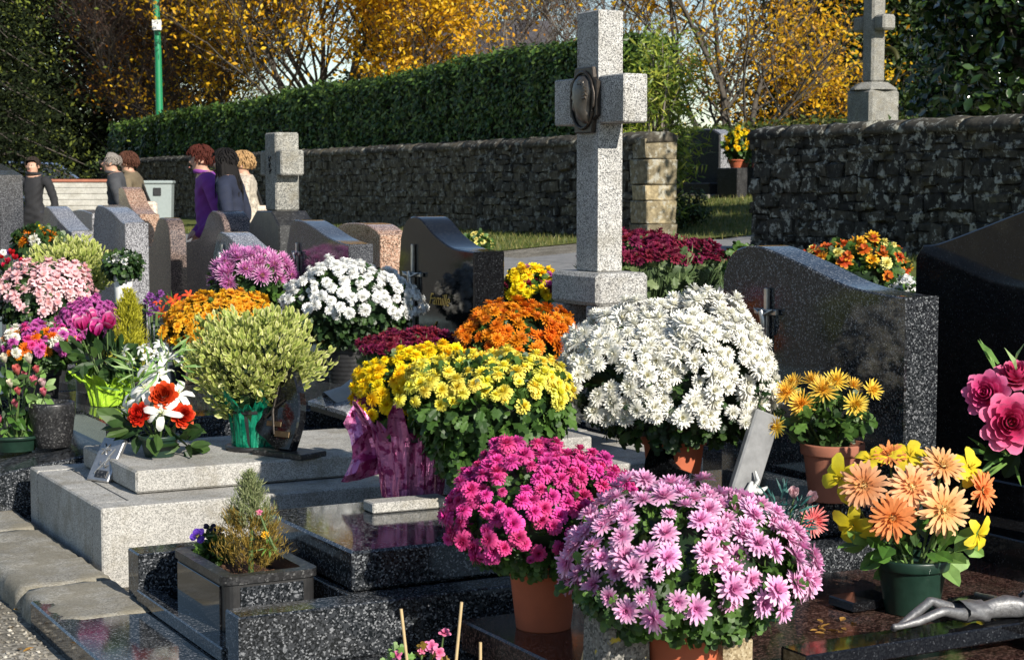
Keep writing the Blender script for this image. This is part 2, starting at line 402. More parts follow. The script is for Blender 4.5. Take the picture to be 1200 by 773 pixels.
M['blade'] = leafmat('grass_blade', (.05, .09, .015), (.14, .17, .035), .3, .5, (.30, .25, .09))
def grass(name, label, boxes, n, h, mat):
    P = []
    tot = sum((b[1] - b[0]) * (b[3] - b[2]) for b in boxes)
    for (l0, l1, w0, w1) in boxes:
        k = int(n * (l1 - l0) * (w1 - w0) / tot)
        l = RNG.uniform(l0, l1, k); w = RNG.uniform(w0, w1, k)
        z = np.array([gz(a, b) for a, b in zip(l, w)])
        P.append(np.stack([LX * l + WX * w, LY * l + WY * w, z + .01], 1))
    P = np.concatenate(P); k = len(P)
    a = RNG.uniform(0, 6.28, k); lean = RNG.uniform(.1, .8, k); hh = RNG.uniform(.5, 1.3, k) * h
    T = np.array([(-.07, 0, 0), (.07, 0, 0), (.0, .0, 1.0)])
    N = np.stack([np.cos(a) * lean, np.sin(a) * lean, np.ones(k)], 1)
    V, Fq, _ = scatter(T, [(0, 1, 2)], P, frames(N, RNG.uniform(0, 6.28, k)), hh)
    t = np.repeat(RNG.uniform(0, 1, k), 3)
    o = link(name, np_mesh(name, V, Fq, mat, attr=t)); tag(o, label, 'grass', kind='stuff'); return o
grass('grass', 'short grass growing on the lawn strip along the foot of the stone wall', [(10.2, 12.6, 20.2, 34)], 16000, .07, M['blade'])
grass('grass', 'rough grass covering the bank beyond the gap in the wall', [(12.8, 19, 18.7, 27)], 16000, .08, M['blade'])
grass('grass', 'tuft strip of grass along the foot of the mossy wall beside the path', [(11.2, 12.2, 12, 15.4), (10.2, 11.2, 15.0, 15.9)], 4000, .07, M['blade'])

# ---------------------------------------------------------------- rubble walls
def rock_variants(n, mats, c=.09, jit=.15):
    out = []
    for k in range(n):
        mb = MB(); mb.box(-.5, .5, -.5, .5, -.5, .5, c)
        rs = np.random.default_rng(100 + k)
        low = rs.normal(size=(3, 3)) * .12
        mb.v = [tuple(np.array(p) * (1 + low @ np.array(p) * .5) + rs.normal(size=3) * jit * .5) for p in mb.v]
        me = mb.mesh('stone', mats); out.append(me)
    return out
def course_layout(w0, w1, z0f, ztop, hmin, hmax, wmin, wmax, seed):
    """irregular courses of rubble; returns boxes (wc, zc, width, height)"""
    rs = random.Random(seed); out = []; z = z0f
    while z < ztop - hmin * .6:
        h = min(rs.uniform(hmin, hmax), ztop - z); w = w0 - rs.uniform(0, wmax)
        while w < w1:
            q = rs.uniform(wmin, wmax)
            a, b = max(w, w0), min(w + q, w1)
            if b - a > .05:
                if h > hmin * 1.5 and rs.random() < .28:
                    f = rs.uniform(.4, .6)
                    out.append(((a + b) / 2, z + h * f / 2, b - a, h * f)); out.append(((a + b) / 2, z + h * (1 + f) / 2, b - a, h * (1 - f)))
                else: out.append(((a + b) / 2, z + h / 2 + rs.uniform(-.012, .012), b - a, h))
            w += q
        z += h
    return out
def rubble_wall(name, label, l0, th, w0, w1, zb, zt, lay, mats, nobj, near_w, seed, cop_mat, endfaces=()):
    root = empty(name, LW(l0, (w0 + w1) / 2, zb), ANG, label, 'wall'); wc = (w0 + w1) / 2
    sm, mm = mats
    core = MB(); core.box(.045, th - .045, w0 - wc + .04, w1 - wc - .04, -.3, zt - zb - .04)
    core.build('core', mm, root)
    var = rock_variants(10, sm); rs = random.Random(seed)
    boxes = sorted(lay, key=lambda b: abs(b[0] - near_w))
    big = []
    for k, (w, z, dw, dh) in enumerate(boxes):
        d = rs.uniform(.10, .16); x = d / 2 + rs.uniform(-.035, .03)
        if k < nobj:
            o = link('stone', var[rs.randrange(10)], root, (x, w - wc, z - zb), (rs.uniform(-.13, .13) + rs.choice((0, math.pi)), rs.uniform(-.08, .08), rs.uniform(-.08, .08)), (d, dw * .97, dh * .95))
        else: big.append((x, w - wc, z - zb, d, dw * .97, dh * .95, rs.randrange(10)))
    Vs, Fs = [], []; nb = 0
    vv = [np.array([v.co[:] for v in me.vertices]) for me in var]
    ff = [[tuple(p.vertices) for p in me.polygons] for me in var]
    if big:
        mb = MB()
        for (x, w, z, d, dw, dh, k) in big:
            mb.add(vv[k] * np.array([d, dw, dh]) + np.array([x, w, z]), ff[k], 0, False)
        o = mb.build('far_stones', sm, root); o['kind'] = 'stuff'
    # coping: a rough rounded cap of mortar and flat stones, in lengths
    w = w0 - .05; k = 0
    while w < w1 and k < 60:
        q = rs.uniform(.5, .95); e = min(w + q, w1 + .04)
        if w > near_w + 16: e = w1 + .04
        mb = MB(); n = max(3, int((e - w) / .09)); V = []; Fq = []
        prof = [(-.02, -.06), (-.03, .0), (.02, .05), (th * .3, .085), (th * .7, .085), (th - .02, .05), (th + .03, 0), (th + .02, -.06)]
        for i in range(n + 1):
            for (px, pz) in prof:
                V.append((px + rs.uniform(-.018, .018), w - wc + (e - w) * i / n, zt - zb + pz + rs.uniform(-.016, .016)))
        m8 = len(prof)
        for i in range(n):
            for j in range(m8): Fq.append((i * m8 + j, i * m8 + (j + 1) % m8, (i + 1) * m8 + (j + 1) % m8, (i + 1) * m8 + j))
        Fq += [tuple(range(m8)), tuple(range(n * m8, n * m8 + m8))[::-1]]
        mb.add(V, Fq, 0, True); mb.build('coping', cop_mat, root); w = e + .006; k += 1
    return root
ZB1 = gz(12.5) - .05
lay = course_layout(19.95, 46, .62, 2.10, .075, .18, .10, .36, 3)
wl = rubble_wall('stone_wall', 'long mossy rubble stone wall below the clipped hedge', 12.5, .42, 19.6, 46, .62, 2.10, lay, (M['wstone'], M['mortar']), 285, 21, 5, M['wstone'])
rs = random.Random(4); z = .6
qv = rock_variants(4, M['quoin'], .035, .02)
while z < 2.08:                                     # pale dressed blocks finishing the wall by the gateway
    h = min(rs.uniform(.16, .34), 2.10 - z)
    if 2.10 - z - h < .08: h = 2.10 - z
    link('quoin', qv[rs.randrange(4)], wl, (.21, 19.76 - 32.8, z + h / 2 - .62), (0, 0, rs.uniform(-.02, .02)), (.46, rs.uniform(.36, .46), h * .985)); z += h
lay = course_layout(11.0, 16.62, .55, 2.05, .07, .21, .10, .30, 8)
wr = rubble_wall('stone_wall', 'dark lichen spotted rubble wall under the glossy evergreen tree', 12.0, .45, 11.0, 16.62, .55, 2.06, lay, (M['wstone2'], M['mortar']), 290, 15.0, 9, M['wstone2'])

# ---------------------------------------------------------------- hedges, made of leaves over a dark twig body
def leaf_t(n): return RNG.uniform(0, 1, n)
LEAF = np.array([(0, 0, 0), (.26, .5, .05), (0, 1, 0), (-.26, .5, .05)])       # a folded leaf, length 1 along y
LEAFF = [(0, 1, 2), (0, 2, 3)]
def leaves(P, N, size, roll=None):
    n = len(P); R = frames(np.asarray(N, float), RNG.uniform(0, 6.28, n) if roll is None else roll)
    V, Fq, _ = scatter(LEAF, LEAFF, P, R, size); return V, Fq
M['hedge'] = leafmat('hedge_leaf', (.018, .040, .010), (.055, .115, .022), .25, .32, (.18, .27, .055), 2.5)
M['hedgecore'] = plain('hedge_twigs', (.014, .018, .008), .95, var=.4, scale=12)
def hedge(name, label, l0, l1, w0, w1, ztop, n, size, lowz, mat):
    root = empty(name, LW((l0 + l1) / 2, (w0 + w1) / 2, lowz), ANG, label, 'hedge'); lc, wc = (l0 + l1) / 2, (w0 + w1) / 2
    V = []; Fq = []; K = 24
    for i in range(K + 1):
        w = w0 + .12 + (w1 - w0 - .24) * i / K
        for (l, z) in ((l0 + .12, lowz), (l0 + .12, ztop(w) - .12), (l1 - .12, ztop(w) - .12), (l1 - .12, lowz)): V.append((l - lc, w - wc, z - lowz))
    for i in range(K):
        for j in range(3): Fq.append((4 * i + j, 4 * i + j + 1, 4 * i + j + 5, 4 * i + j + 4))
    Fq += [(0, 1, 2, 3), (4 * K + 3, 4 * K + 2, 4 * K + 1, 4 * K)]
    mb = MB(); mb.add(V, Fq); mb.build('twigs', M['hedgecore'], root)
    # leaves on the near side, top and ends, denser close by
    u = RNG.uniform(0, 1, n) ** 1.6; w = w0 + (w1 - w0) * u
    zt = np.array([ztop(a) for a in w]); face = RNG.uniform(0, 1, n)
    l = np.empty(n); z = np.empty(n); N = np.zeros((n, 3))
    fr = face < .66; tp = (face >= .66) & (face < .93); en = face >= .93
    clump = .07 * np.sin(w * 3.1 + 2) + .05 * np.sin(w * 7.7)
    l[fr] = l0 + RNG.normal(0.03, .06, fr.sum()) + clump[fr] * .5; z[fr] = lowz + (zt[fr] - lowz) * RNG.uniform(0, 1, fr.sum()); N[fr] = (-1, 0, .35)
    l[tp] = RNG.uniform(l0, l1, tp.sum()); z[tp] = zt[tp] + RNG.normal(-.02, .045, tp.sum()) + clump[tp] * .4; N[tp] = (-.1, 0, 1)
    l[en] = RNG.uniform(l0, l1, en.sum()); w[en] = w0 + RNG.normal(.03, .06, en.sum()); z[en] = lowz + (ztop(w0) - lowz) * RNG.uniform(0, 1, en.sum()); N[en] = (0, -1, .3)
    N = N + rnd_dirs(n) * .75
    V, Fq = leaves(np.stack([l - lc, w - wc, z - lowz], 1), N, RNG.uniform(.7, 1.35, n) * size * (1 + .5 * u))
    o = link('foliage', np_mesh('foliage', V, Fq, mat, attr=np.repeat(leaf_t(n), 4)), root); o['kind'] = 'stuff'
    return root
hedge('hedge', 'tall clipped dark green hedge rising behind the long stone wall', 13.0, 13.95, 21.2, 47, lambda w: 3.60 - .018 * (w - 19.6) + .04 * math.sin(w * .8), 60000, .085, 1.7, M['hedge'])
M['hedge2'] = leafmat('low_hedge_leaf', (.03, .05, .012), (.08, .13, .025), .2, .4, (.18, .17, .05), 2.5)
hedge('hedge', 'low clipped hedge beyond the graves on the other side of the gateway', 25.0, 26.2, 14, 45, lambda w: 2.95 + .04 * math.sin(w), 14000, .11, 1.2, M['hedge2'])

# loose gravel before the kerb
n = 5200; l = RNG.uniform(.2, 1.32, n); w = RNG.uniform(4.6, 7.6, n)
T = np.array([(1, 0, 0), (-1, 0, 0), (0, 1, 0), (0, -1, 0), (0, 0, .6), (0, 0, -.6)]); TF = [(0, 2, 4), (2, 1, 4), (1, 3, 4), (3, 0, 4), (2, 0, 5), (1, 2, 5), (3, 1, 5), (0, 3, 5)]
V, F, _ = scatter(T, TF, np.stack([LX * l + WX * w, LY * l + WY * w, np.full(n, .002)], 1), frames(rnd_dirs(n) * .6 + np.array([0, 0, 1.]), RNG.uniform(0, 6, n)), RNG.uniform(.003, .010, n))
M['pebble'] = leafmat('pebbles', (.10, .09, .075), (.26, .24, .20), 0.0, .9, (.46, .43, .37), 30, .2)
o = link('gravel', np_mesh('gravel', V, F, M['pebble'], attr=np.repeat(RNG.uniform(0, 1, n), 6))); tag(o, 'loose grey-beige gravel in front of the worn kerb', 'gravel', kind='stuff')
# ---------------------------------------------------------------- tombs and headstones
def smooth_top(pts, n=36):
    """Catmull-Rom through (fraction, z) points"""
    xs = [p[0] for p in pts]; out = []
    for i in range(n + 1):
        u = xs[0] + (xs[-1] - xs[0]) * i / n
        k = max(j for j in range(len(pts) - 1) if xs[j] <= u + 1e-9); p1, p2 = pts[k], pts[k + 1]
        p0 = pts[k - 1] if k else (2 * p1[0] - p2[0], p1[1]); p3 = pts[k + 2] if k + 2 < len(pts) else (2 * p2[0] - p1[0], p2[1])
        t = (u - p1[0]) / (p2[0] - p1[0])
        m1 = (p2[1] - p0[1]) / max(1e-6, p2[0] - p0[0]) * (p2[0] - p1[0]); m2 = (p3[1] - p1[1]) / max(1e-6, p3[0] - p1[0]) * (p2[0] - p1[0])
        out.append((u, (2 * t**3 - 3 * t**2 + 1) * p1[1] + (t**3 - 2 * t**2 + t) * m1 + (-2 * t**3 + 3 * t**2) * p2[1] + (t**3 - t**2) * m2))
    return out
def headstone(label, l, w0, w1, top, th, mat, zb=0.0, plinth=None, group=None, name='headstone', sharp=False):
    root = empty(name, LW(l, (w0 + w1) / 2, zb), ANG, label, 'gravestone', group); wc = (w0 + w1) / 2
    tp = top if sharp else smooth_top(top)
    poly = [(w0 - wc, (plinth or 0.0))] + [(w1 - wc, (plinth or 0.0))] + [(w0 + (w1 - w0) * u - wc, z - zb) for u, z in tp[::-1]]
    mb = MB(); mb.extrude(poly, 'x', 0, th, .006); mb.build('slab', mat, root)
    if plinth:
        pb = MB(); pb.box(-.06, th + .06, w0 - wc - .06, w1 - wc + .06, 0, plinth - .001, .006); pb.build('plinth', mat, root)
    return root
M['bronze'] = plain('bronze', (.16, .11, .06), .35, .9, .3, 40)
M['bronzedark'] = plain('dark_bronze', (.045, .038, .032), .45, .7, .35, 40, .2)
M['steel'] = plain('grey_metal', (.42, .42, .41), .35, .85, .2, 30)
M['gold'] = plain('gilt', (.55, .40, .10), .35, .7, .1, 30)
def crucifix(root, y, z, h, mat, x=-.004):
    """slim cross with a small figure on the front face of a headstone"""
    mb = MB(); mb.box(x - .016, x, y - .011, y + .011, z - h * .62, z + h * .38, .003); cr = mb.build('crucifix', mat, root)
    mb = MB(); mb.box(x - .018, x - .001, y - h * .26, y + h * .26, z + .0, z + .022, .003); mb.build('crossbar', mat, cr)
    mb = MB(); mb.tube([(x - .024, y, z - h * .30), (x - .028, y - .006, z - h * .16), (x - .026, y + .003, z - h * .02), (x - .03, y + .008, z + h * .06)], [.006, .011, .014, .011], 6)
    mb.tube([(x - .024, y - h * .22, z + .022), (x - .026, y, z - h * .01), (x - .024, y + h * .22, z + .022)], [.004, .008, .004], 5)
    mb.build('figure', mat, cr)
    return cr
def lettering(root, txt, y, z, size, mat, x=-.003, shear=.0, spacing=1.0):
    cu = bpy.data.curves.new('lettering', 'FONT'); cu.body = txt; cu.size = size; cu.align_x = 'CENTER'; cu.extrude = .0012; cu.shear = shear; cu.space_character = spacing
    to = bpy.data.objects.new('lettering_tmp', cu); COL.objects.link(to)
    me = bpy.data.meshes.new_from_object(to.evaluated_get(bpy.context.evaluated_depsgraph_get())); bpy.data.objects.remove(to); me.name = 'lettering'
    me.materials.clear(); me.materials.append(mat)
    # face -x, reading direction towards -y
    return link('lettering', me, root, (x, y, z), (math.pi / 2, 0, -math.pi / 2))

# --- grey granite tomb with its cross
t = empty('tomb', LW(1.68, 6.27), ANG, 'light grey granite tomb of stepped blocks at the foot of the tall medallion cross', 'tomb')
joints = [0, .58, 1.16, 1.74, 2.62]
for a, b in zip(joints, joints[1:]):
    MB().box(a + .003, b - .003, 0, .13, 0, .30, .006).build('base_block', M['greytomb'], t)
    MB().box(a + .003, b - .003, .97, 1.10, 0, .30, .006).build('base_block', M['greytomb'], t)
MB().box(.004, .14, .133, .967, 0, .2985, .006).build('base_block', M['greytomb'], t)
MB().box(.145, 2.61, .135, .965, 0, .297, 0).build('core', M['greytomb'], t)
MB().box(.20, 2.20, .235, 1.0, .302, .388, .008).build('cover_slab', M['greytomb'], t)
# low weathered kerb before it
for k, (a, b) in enumerate(((5.52, 6.05), (6.056, 7.1), (7.106, 8.3))):
    mb = MB(); rk = random.Random(40 + k); pr = [(0, -.1), (0, .0), (.002, .060), (.020, .088), (.07, .096), (.15, .094), (.24, .097), (.31, .094), (.33, .080), (.33, -.1)]; ns = int((b - a) / .045) + 2; V = []
    for i in range(ns + 1):
        e = .014 if i in (0, ns) else 0
        chip = -.022 * (rk.random() < .12)
        for q, (x, z) in enumerate(pr): V.append((x + rk.uniform(-.005, .005) + (chip + .5 * abs(chip)) * 0 + (e if x < .1 else -e) + (.012 * (chip < 0) if q in (2, 3) else 0), (b - a) * i / ns + rk.uniform(-.004, .004) * (0 < i < ns), z + rk.uniform(-.004, .004) - (.5 * e if z > 0 else 0) + (chip * .5 if q in (2, 3) else 0)))
    m10 = len(pr); mb.add(V, [(i * m10 + j, i * m10 + (j + 1) % m10, (i + 1) * m10 + (j + 1) % m10, (i + 1) * m10 + j) for i in range(ns) for j in range(m10)] + [tuple(range(m10)), tuple(range(ns * m10, ns * m10 + m10))[::-1]], 0, True)
    o = mb.build('kerb_stone', M['concrete'], None, LW(1.335, a), (0, 0, ANG))
    tag(o, ['worn concrete kerb stone ending beside the dark granite step', 'mossy concrete kerb stone against the foot of the light grey tomb', 'worn concrete kerb stone in front of the dark tomb with urn'][k], 'kerb')

c = empty('granite_cross', LW(4.0, 6.88, 0.388), ANG, 'tall speckled granite cross with oval bronze medallion on a block pedestal', 'cross')
zp = .388
MB().box(0, .27, -.21, .21, .93 - zp, 1.076 - zp, .018).build('pedestal', M['grey'], c)
for s in (-1, 1): MB().box(.004, .266, s * .155 - .052, s * .155 + .052, 0, .929 - zp, .006).build('pedestal_leg', M['grey'], c)
MB().box(.14, .262, -.10, .10, 0, .928 - zp).build('niche_back', M['blackmat'], c)  # dark panel paints the shade of the gap under the pedestal
# shaft and arms with slightly tapering edges
sh = MB(); sh.extrude([(.072, -.093), (.198, -.093), (.198, .093), (.072, .093)], 'z', 1.077 - zp, 2.235 - zp, .006); sh.build('shaft', M['grey'], c)
for s in (-1, 1):
    a = MB(); a.box(.074, .196, min(s * .0935, s * .305), max(s * .0935, s * .305), 1.735 - zp, 1.945 - zp, .006); a.build('arm', M['grey'], c)
# medallion: oval rim, plate and a head in profile
def oval(a, b, n=28): return [(a * math.cos(6.2832 * i / n), b * math.sin(6.2832 * i / n)) for i in range(n)]
md = MB(); zc = 1.84 - zp
md.extrude([(u, v + zc) for u, v in [(-.075, -.145), (.075, -.145), (.085, -.09), (.118, -.07), (.118, .08), (.085, .10), (.075, .145), (-.075, .145), (-.085, .10), (-.118, .08), (-.118, -.07), (-.085, -.09)]], 'x', .048, .0715, .004)
plate = md.build('medallion', M['bronzedark'], c)
rim = MB()
for k in range(28):
    pass
ring = [(.046, .098 * math.cos(6.2832 * i / 28), zc + .125 * math.sin(6.2832 * i / 28)) for i in range(29)]
rim.tube(ring, .0085, 6); rim.build('rim', M['bronzedark'], plate)
# bust in relief, looking to the left (towards +y)
prof = [(p_ * 1.3, q_ * 1.18) for p_, q_ in [(-.02, -.09), (.015, -.075), (.022, -.045), (.046, -.045), (.050, -.030), (.043, -.022), (.049, -.010), (.045, .0), (.060, .012), (.048, .032), (.052, .052), (.040, .078), (.012, .095), (-.025, .092), (-.05, .07), (-.058, .035), (-.05, -.005), (-.045, -.05), (-.05, -.09)]]
hd = MB(); n = len(prof); cy0 = sum(p[0] for p in prof) / n; cz0 = sum(p[1] for p in prof) / n
V = []; Fq = []
for k, (s, dx) in enumerate(((1, .047), (.97, .036), (.8, .024), (.5, .016), (.2, .013))):
    V += [(dx, cy0 + (u - cy0) * s, zc + cz0 + (v - cz0) * s) for u, v in prof]
for k in range(4):
    for i in range(n): Fq.append((k * n + i, k * n + (i + 1) % n, (k + 1) * n + (i + 1) % n, (k + 1) * n + i))
Fq.append(tuple(range(4 * n, 5 * n))); hd.add(V, Fq, 0, True)
for k in range(9):
    a = 1.1 + k * .3; hd.tube([(.028, -.0 + .05 * math.cos(a) - .012, zc + .03 + .055 * math.sin(a)), (.022, -.012 + .036 * math.cos(a + .3), zc + .03 + .04 * math.sin(a + .3))], [.009, .007], 5)
hd.build('profile_relief', plain('paler_bronze', (.11, .095, .08), .4, .7, .3, 40, .2), plate)  # paler than the plate so the profile reads clearly

# --- dark blue granite tomb with planter foot
t = empty('tomb', LW(1.33, 4.5), ANG, 'dark blue-grey polished granite tomb with side kerbs around a raised slab', 'tomb')
w = 4.5
MB().box(0, 2.95, .12, 1.36, -.05, .088, .006).build('step', M['pearl'], t)
MB().box(.31, 2.8, .18, .30, .09, .25, .005).build('side_kerb', M['pearl'], t)
MB().box(.31, 2.8, 1.16, 1.285, .09, .25, .005).build('side_kerb', M['pearl'], t)
MB().box(.30, .37, .302, 1.158, .09, .135, .004).build('front_sill', M['pearl'], t)
MB().box(.70, 2.79, .302, 1.158, .09, .243, .004).build('bed', M['pearl'], t)
MB().box(.72, 2.72, .33, 1.10, .248, .37, .008).build('cover_slab', M['pearl'], t)
o = MB().box(0, .19, 0, .062, 0, .024, .003).build('plaque', M['greytomb'], None, at(437, 602, .372) , (0, 0, ANG - .03))
o.data.transform(Matrix.Scale(1.45, 4)); tag(o, 'small flat grey granite bar lying on the dark polished slab', 'plaque')

h = headstone('broad blue-black granite headstone with sweeping top and slim crucifix', 4.1, 4.757, 5.86, [(0, 1.075), (.08, 1.076), (.3, 1.10), (.55, 1.17), (.78, 1.225), (.9, 1.215), (.97, 1.17), (1.0, 1.10)], .15, M['pearl'], 0.0, .25)
crucifix(h, .24, .965, .27, M['steel'])

# --- brown tomb
t = empty('tomb', LW(2.27, 3.1), ANG, 'low dark brown polished granite tomb carrying the gerbera bowl', 'tomb')
MB().box(0, 2.2, 0, 1.45, .11, .20, .006).build('cover_slab', M['brown'], t)
MB().box(.04, 2.15, .03, 1.42, -.05, .109).build('base', M['brown'], t)
h = headstone('large black granite headstone with concave shoulder behind the other stones', 4.52, 3.75, 5.2, [(0, 1.52), (.3, 1.50), (.55, 1.40), (.78, 1.30), (.93, 1.24), (.975, 1.235), (1.0, 1.19)], .16, M['black'], 0.0, .42)
MB().box(-.34, -.07, .0, 1.2, 0, .30, .005).build('step', M['black'], h, (0, -.55, 0))
# red granite stele carrying the roses
o = MB(); o.extrude([(-.16, 0), (.16, 0), (.16, .30), (.10, .42), (-.10, .42), (-.16, .30)], 'x', 0, .22, .006)
st = o.build('flower_stand', M['red'], None, at(1243, 690, .2), (0, 0, ANG)); tag(st, 'red speckled granite stand under the pink rose bouquet', 'stand')

# --- tomb with urn
t = empty('tomb', LW(1.58, 7.52), ANG, 'dark polished tomb with sloping foot beside the light grey tomb', 'tomb')
MB().extrude([(0, -.05), (2.6, -.05), (2.6, .37), (.55, .335), (.05, .262), (0, .25)], 'y', 0, 1.5, .006).build('base', M['pearl'], t)
MB().box(.50, 2.45, .12, 1.38, .30, .43, .008).build('cover_slab', M['pearl'], t)
h = headstone('dark headstone with high rounded hump, gilt lettering and long crucifix', 4.12, 8.1, 9.02, [(0, 1.125), (.06, 1.126), (.28, 1.14), (.5, 1.2), (.7, 1.285), (.84, 1.29), (.93, 1.24), (.985, 1.14), (1.0, 1.0)], .18, M['black'], 0.0, .3)
crucifix(h, .25, .97, .46, M['steel'])
lettering(h, 'Famille', -.06, .83, .088, M['gold'], -.0035, .35)
for k, (yy, zz, a) in enumerate(((-.03, .74, .5), (.0, .72, -.4), (-.06, .70, .6), (-.01, .67, .2))):      # gilt sprig below the name
    MB().tube([(-.003, yy, zz), (-.004, yy + .022 * math.cos(a), zz - .02), (-.003, yy + .03 * math.cos(a), zz - .045)], .004, 5).build('gilt_sprig', M['gold'], h)
# --- further tombs of the row
ROW = 'tombs further along the row'
t = empty('tomb', LW(1.75, 9.25), ANG, 'dark granite tomb under the pot of white pompon chrysanthemums', 'tomb')
MB().box(0, 2.4, 0, 1.45, -.05, .30, .006).build('base', M['black'], t); MB().box(.15, 2.2, .12, 1.33, .301, .38, .006).build('cover_slab', M['pearl'], t)
h = headstone('blue-grey headstone with sloping blue sheen top behind the lilac chrysanthemums', 4.12, 9.73, 10.75, [(0, 1.12), (.07, 1.12), (.3, 1.15), (.6, 1.22), (.8, 1.25), (.93, 1.22), (1.0, 1.08)], .16, M['bluegrey'], 0.0, .3)
crucifix(h, .3, 1.03, .2, M['steel']); lettering(h, 'N . M', -.03, .98, .05, M['steel'], -.0035)
t = empty('tomb', LW(1.75, 10.95), ANG, 'low grey granite tomb in front of the short rounded headstone', 'tomb')
MB().box(0, 2.4, 0, 1.4, -.05, .28, .006).build('base', M['bluegrey'], t); MB().box(.15, 2.2, .12, 1.28, .281, .36, .006).build('cover_slab', M['bluegrey'], t)
h = headstone('short blue-grey headstone with rounded hump among lilac flowers', 4.15, 11.43, 12.3, [(0, 1.0), (.1, 1.0), (.4, 1.06), (.7, 1.13), (.88, 1.12), (1.0, .98)], .2, M['salt'], 0.0, .3)
crucifix(h, .2, .98, .2, M['steel'])
t = empty('tomb', LW(1.75, 12.6), ANG, 'dark tomb beneath the variegated bush', 'tomb')
MB().box(0, 2.3, 0, 1.4, -.05, .30, .006).build('base', M['black'], t); MB().box(.12, 2.2, .12, 1.28, .301, .38, .006).build('cover_slab', M['pearl'], t)
t = empty('tomb', LW(1.75, 14.2), ANG, 'grey tomb in front of the speckled headstone', 'tomb')
MB().box(0, 2.3, 0, 1.4, -.05, .30, .006).build('base', M['bluegrey'], t)
h = headstone('pale speckled granite headstone with curved top beside the white flower pot', 4.15, 14.55, 15.55, [(0, 1.16), (.1, 1.17), (.4, 1.25), (.75, 1.30), (.92, 1.27), (1.0, 1.12)], .2, M['salt'], 0.0, .3)
lettering(h, 'FAMILLE', 0.0, .86, .10, M['gold'], -.0035)
t = empty('tomb', LW(1.75, 15.8), ANG, 'dark tomb at the far end of the row', 'tomb')
MB().box(0, 2.3, 0, 1.5, -.05, .30, .006).build('base', M['black'], t)
h = headstone('small speckled headstone with blue sheen slope behind the orange bouquet', 4.1, 16.1, 17.2, [(0, 1.06), (.12, 1.07), (.45, 1.16), (.8, 1.27), (.94, 1.25), (1.0, 1.1)], .2, M['salt'], 0.0, .3)
h = headstone('tall plain dark headstone with flat sloping top at the end of the row', 3.6, 16.75, 17.75, [(0, 1.57), (.35, 1.62), (1.0, 1.70)], .22, M['bluegrey'], 0.0, .3, sharp=True)
# --- row behind, seen from the back
headstone('slim dark round-shouldered headstone with mauve edge', 4.85, 15.55, 16.3, [(0, .85), (.03, 1.02), (.12, 1.14), (.3, 1.18), (.5, 1.16), (.66, 1.04), (.74, .94), (.8, .91), (1.0, .90)], .15, M['mauve'], 0.0, .2)
headstone('broad dark round-topped headstone with mauve edge in front of the women', 4.85, 14.05, 15.1, [(0, 1.02), (.04, 1.14), (.14, 1.23), (.3, 1.26), (.42, 1.22), (.55, 1.10), (.65, 1.03), (.8, 1.0), (1.0, .98)], .24, M['mauve'], 0.0, .2)
headstone('tan pink granite headstone with rounded top behind the blue-grey one', 4.95, 11.14, 12.0, [(0, 1.13), (.08, 1.16), (.3, 1.20), (.7, 1.2), (.92, 1.16), (1.0, 1.10)], .2, M['tan'], 0.0, .2)
headstone('brown headstone with concave top in front of the man with glasses', 5.1, 17.35, 18.1, [(0, 1.19), (.15, 1.2), (.45, 1.28), (.7, 1.42), (.85, 1.46), (1.0, 1.45)], .2, M['tan'], 0.0, .2)
headstone('low pale speckled headstone below the bending man', 4.9, 18.4, 19.3, [(0, 1.19), (.5, 1.22), (1.0, 1.2)], .16, M['salt'], 0.0, .2)
# weathered stone cross of the back row
c = empty('stone_cross', LW(4.95, 13.42), ANG, 'old weathered stone cross with stubby arms on a gabled block behind the women', 'cross')
pb = MB(); pb.extrude([(-.34, 0), (.34, 0), (.34, 1.16), (.17, 1.27), (-.17, 1.27), (-.34, 1.16)], 'x', 0, .30, .01); pb.build('pedestal', M['blackmat'], c)
MB().box(.30, .36, -.33, .33, .0, 1.2, .008).build('pedestal_back', M['greyold'], c)
MB().box(.06, .26, -.12, .12, 1.271, 1.89, .012).build('shaft', M['greyold'], c)
for s in (-1, 1): MB().box(.062, .258, min(s * .1205, s * .235), max(s * .1205, s * .235), 1.55, 1.75, .012).build('arm', M['greyold'], c)
mono = MB()
for k in range(3): mono.tube([(.055, -.03 + .015 * (k % 2), 1.70 - k * .05), (.052, .0, 1.68 - k * .05), (.055, .03 - .012 * k, 1.70 - k * .05), (.055, .0, 1.66 - k * .05)], .006, 5)
mono.build('carved_letters', M['blackmat'], c)
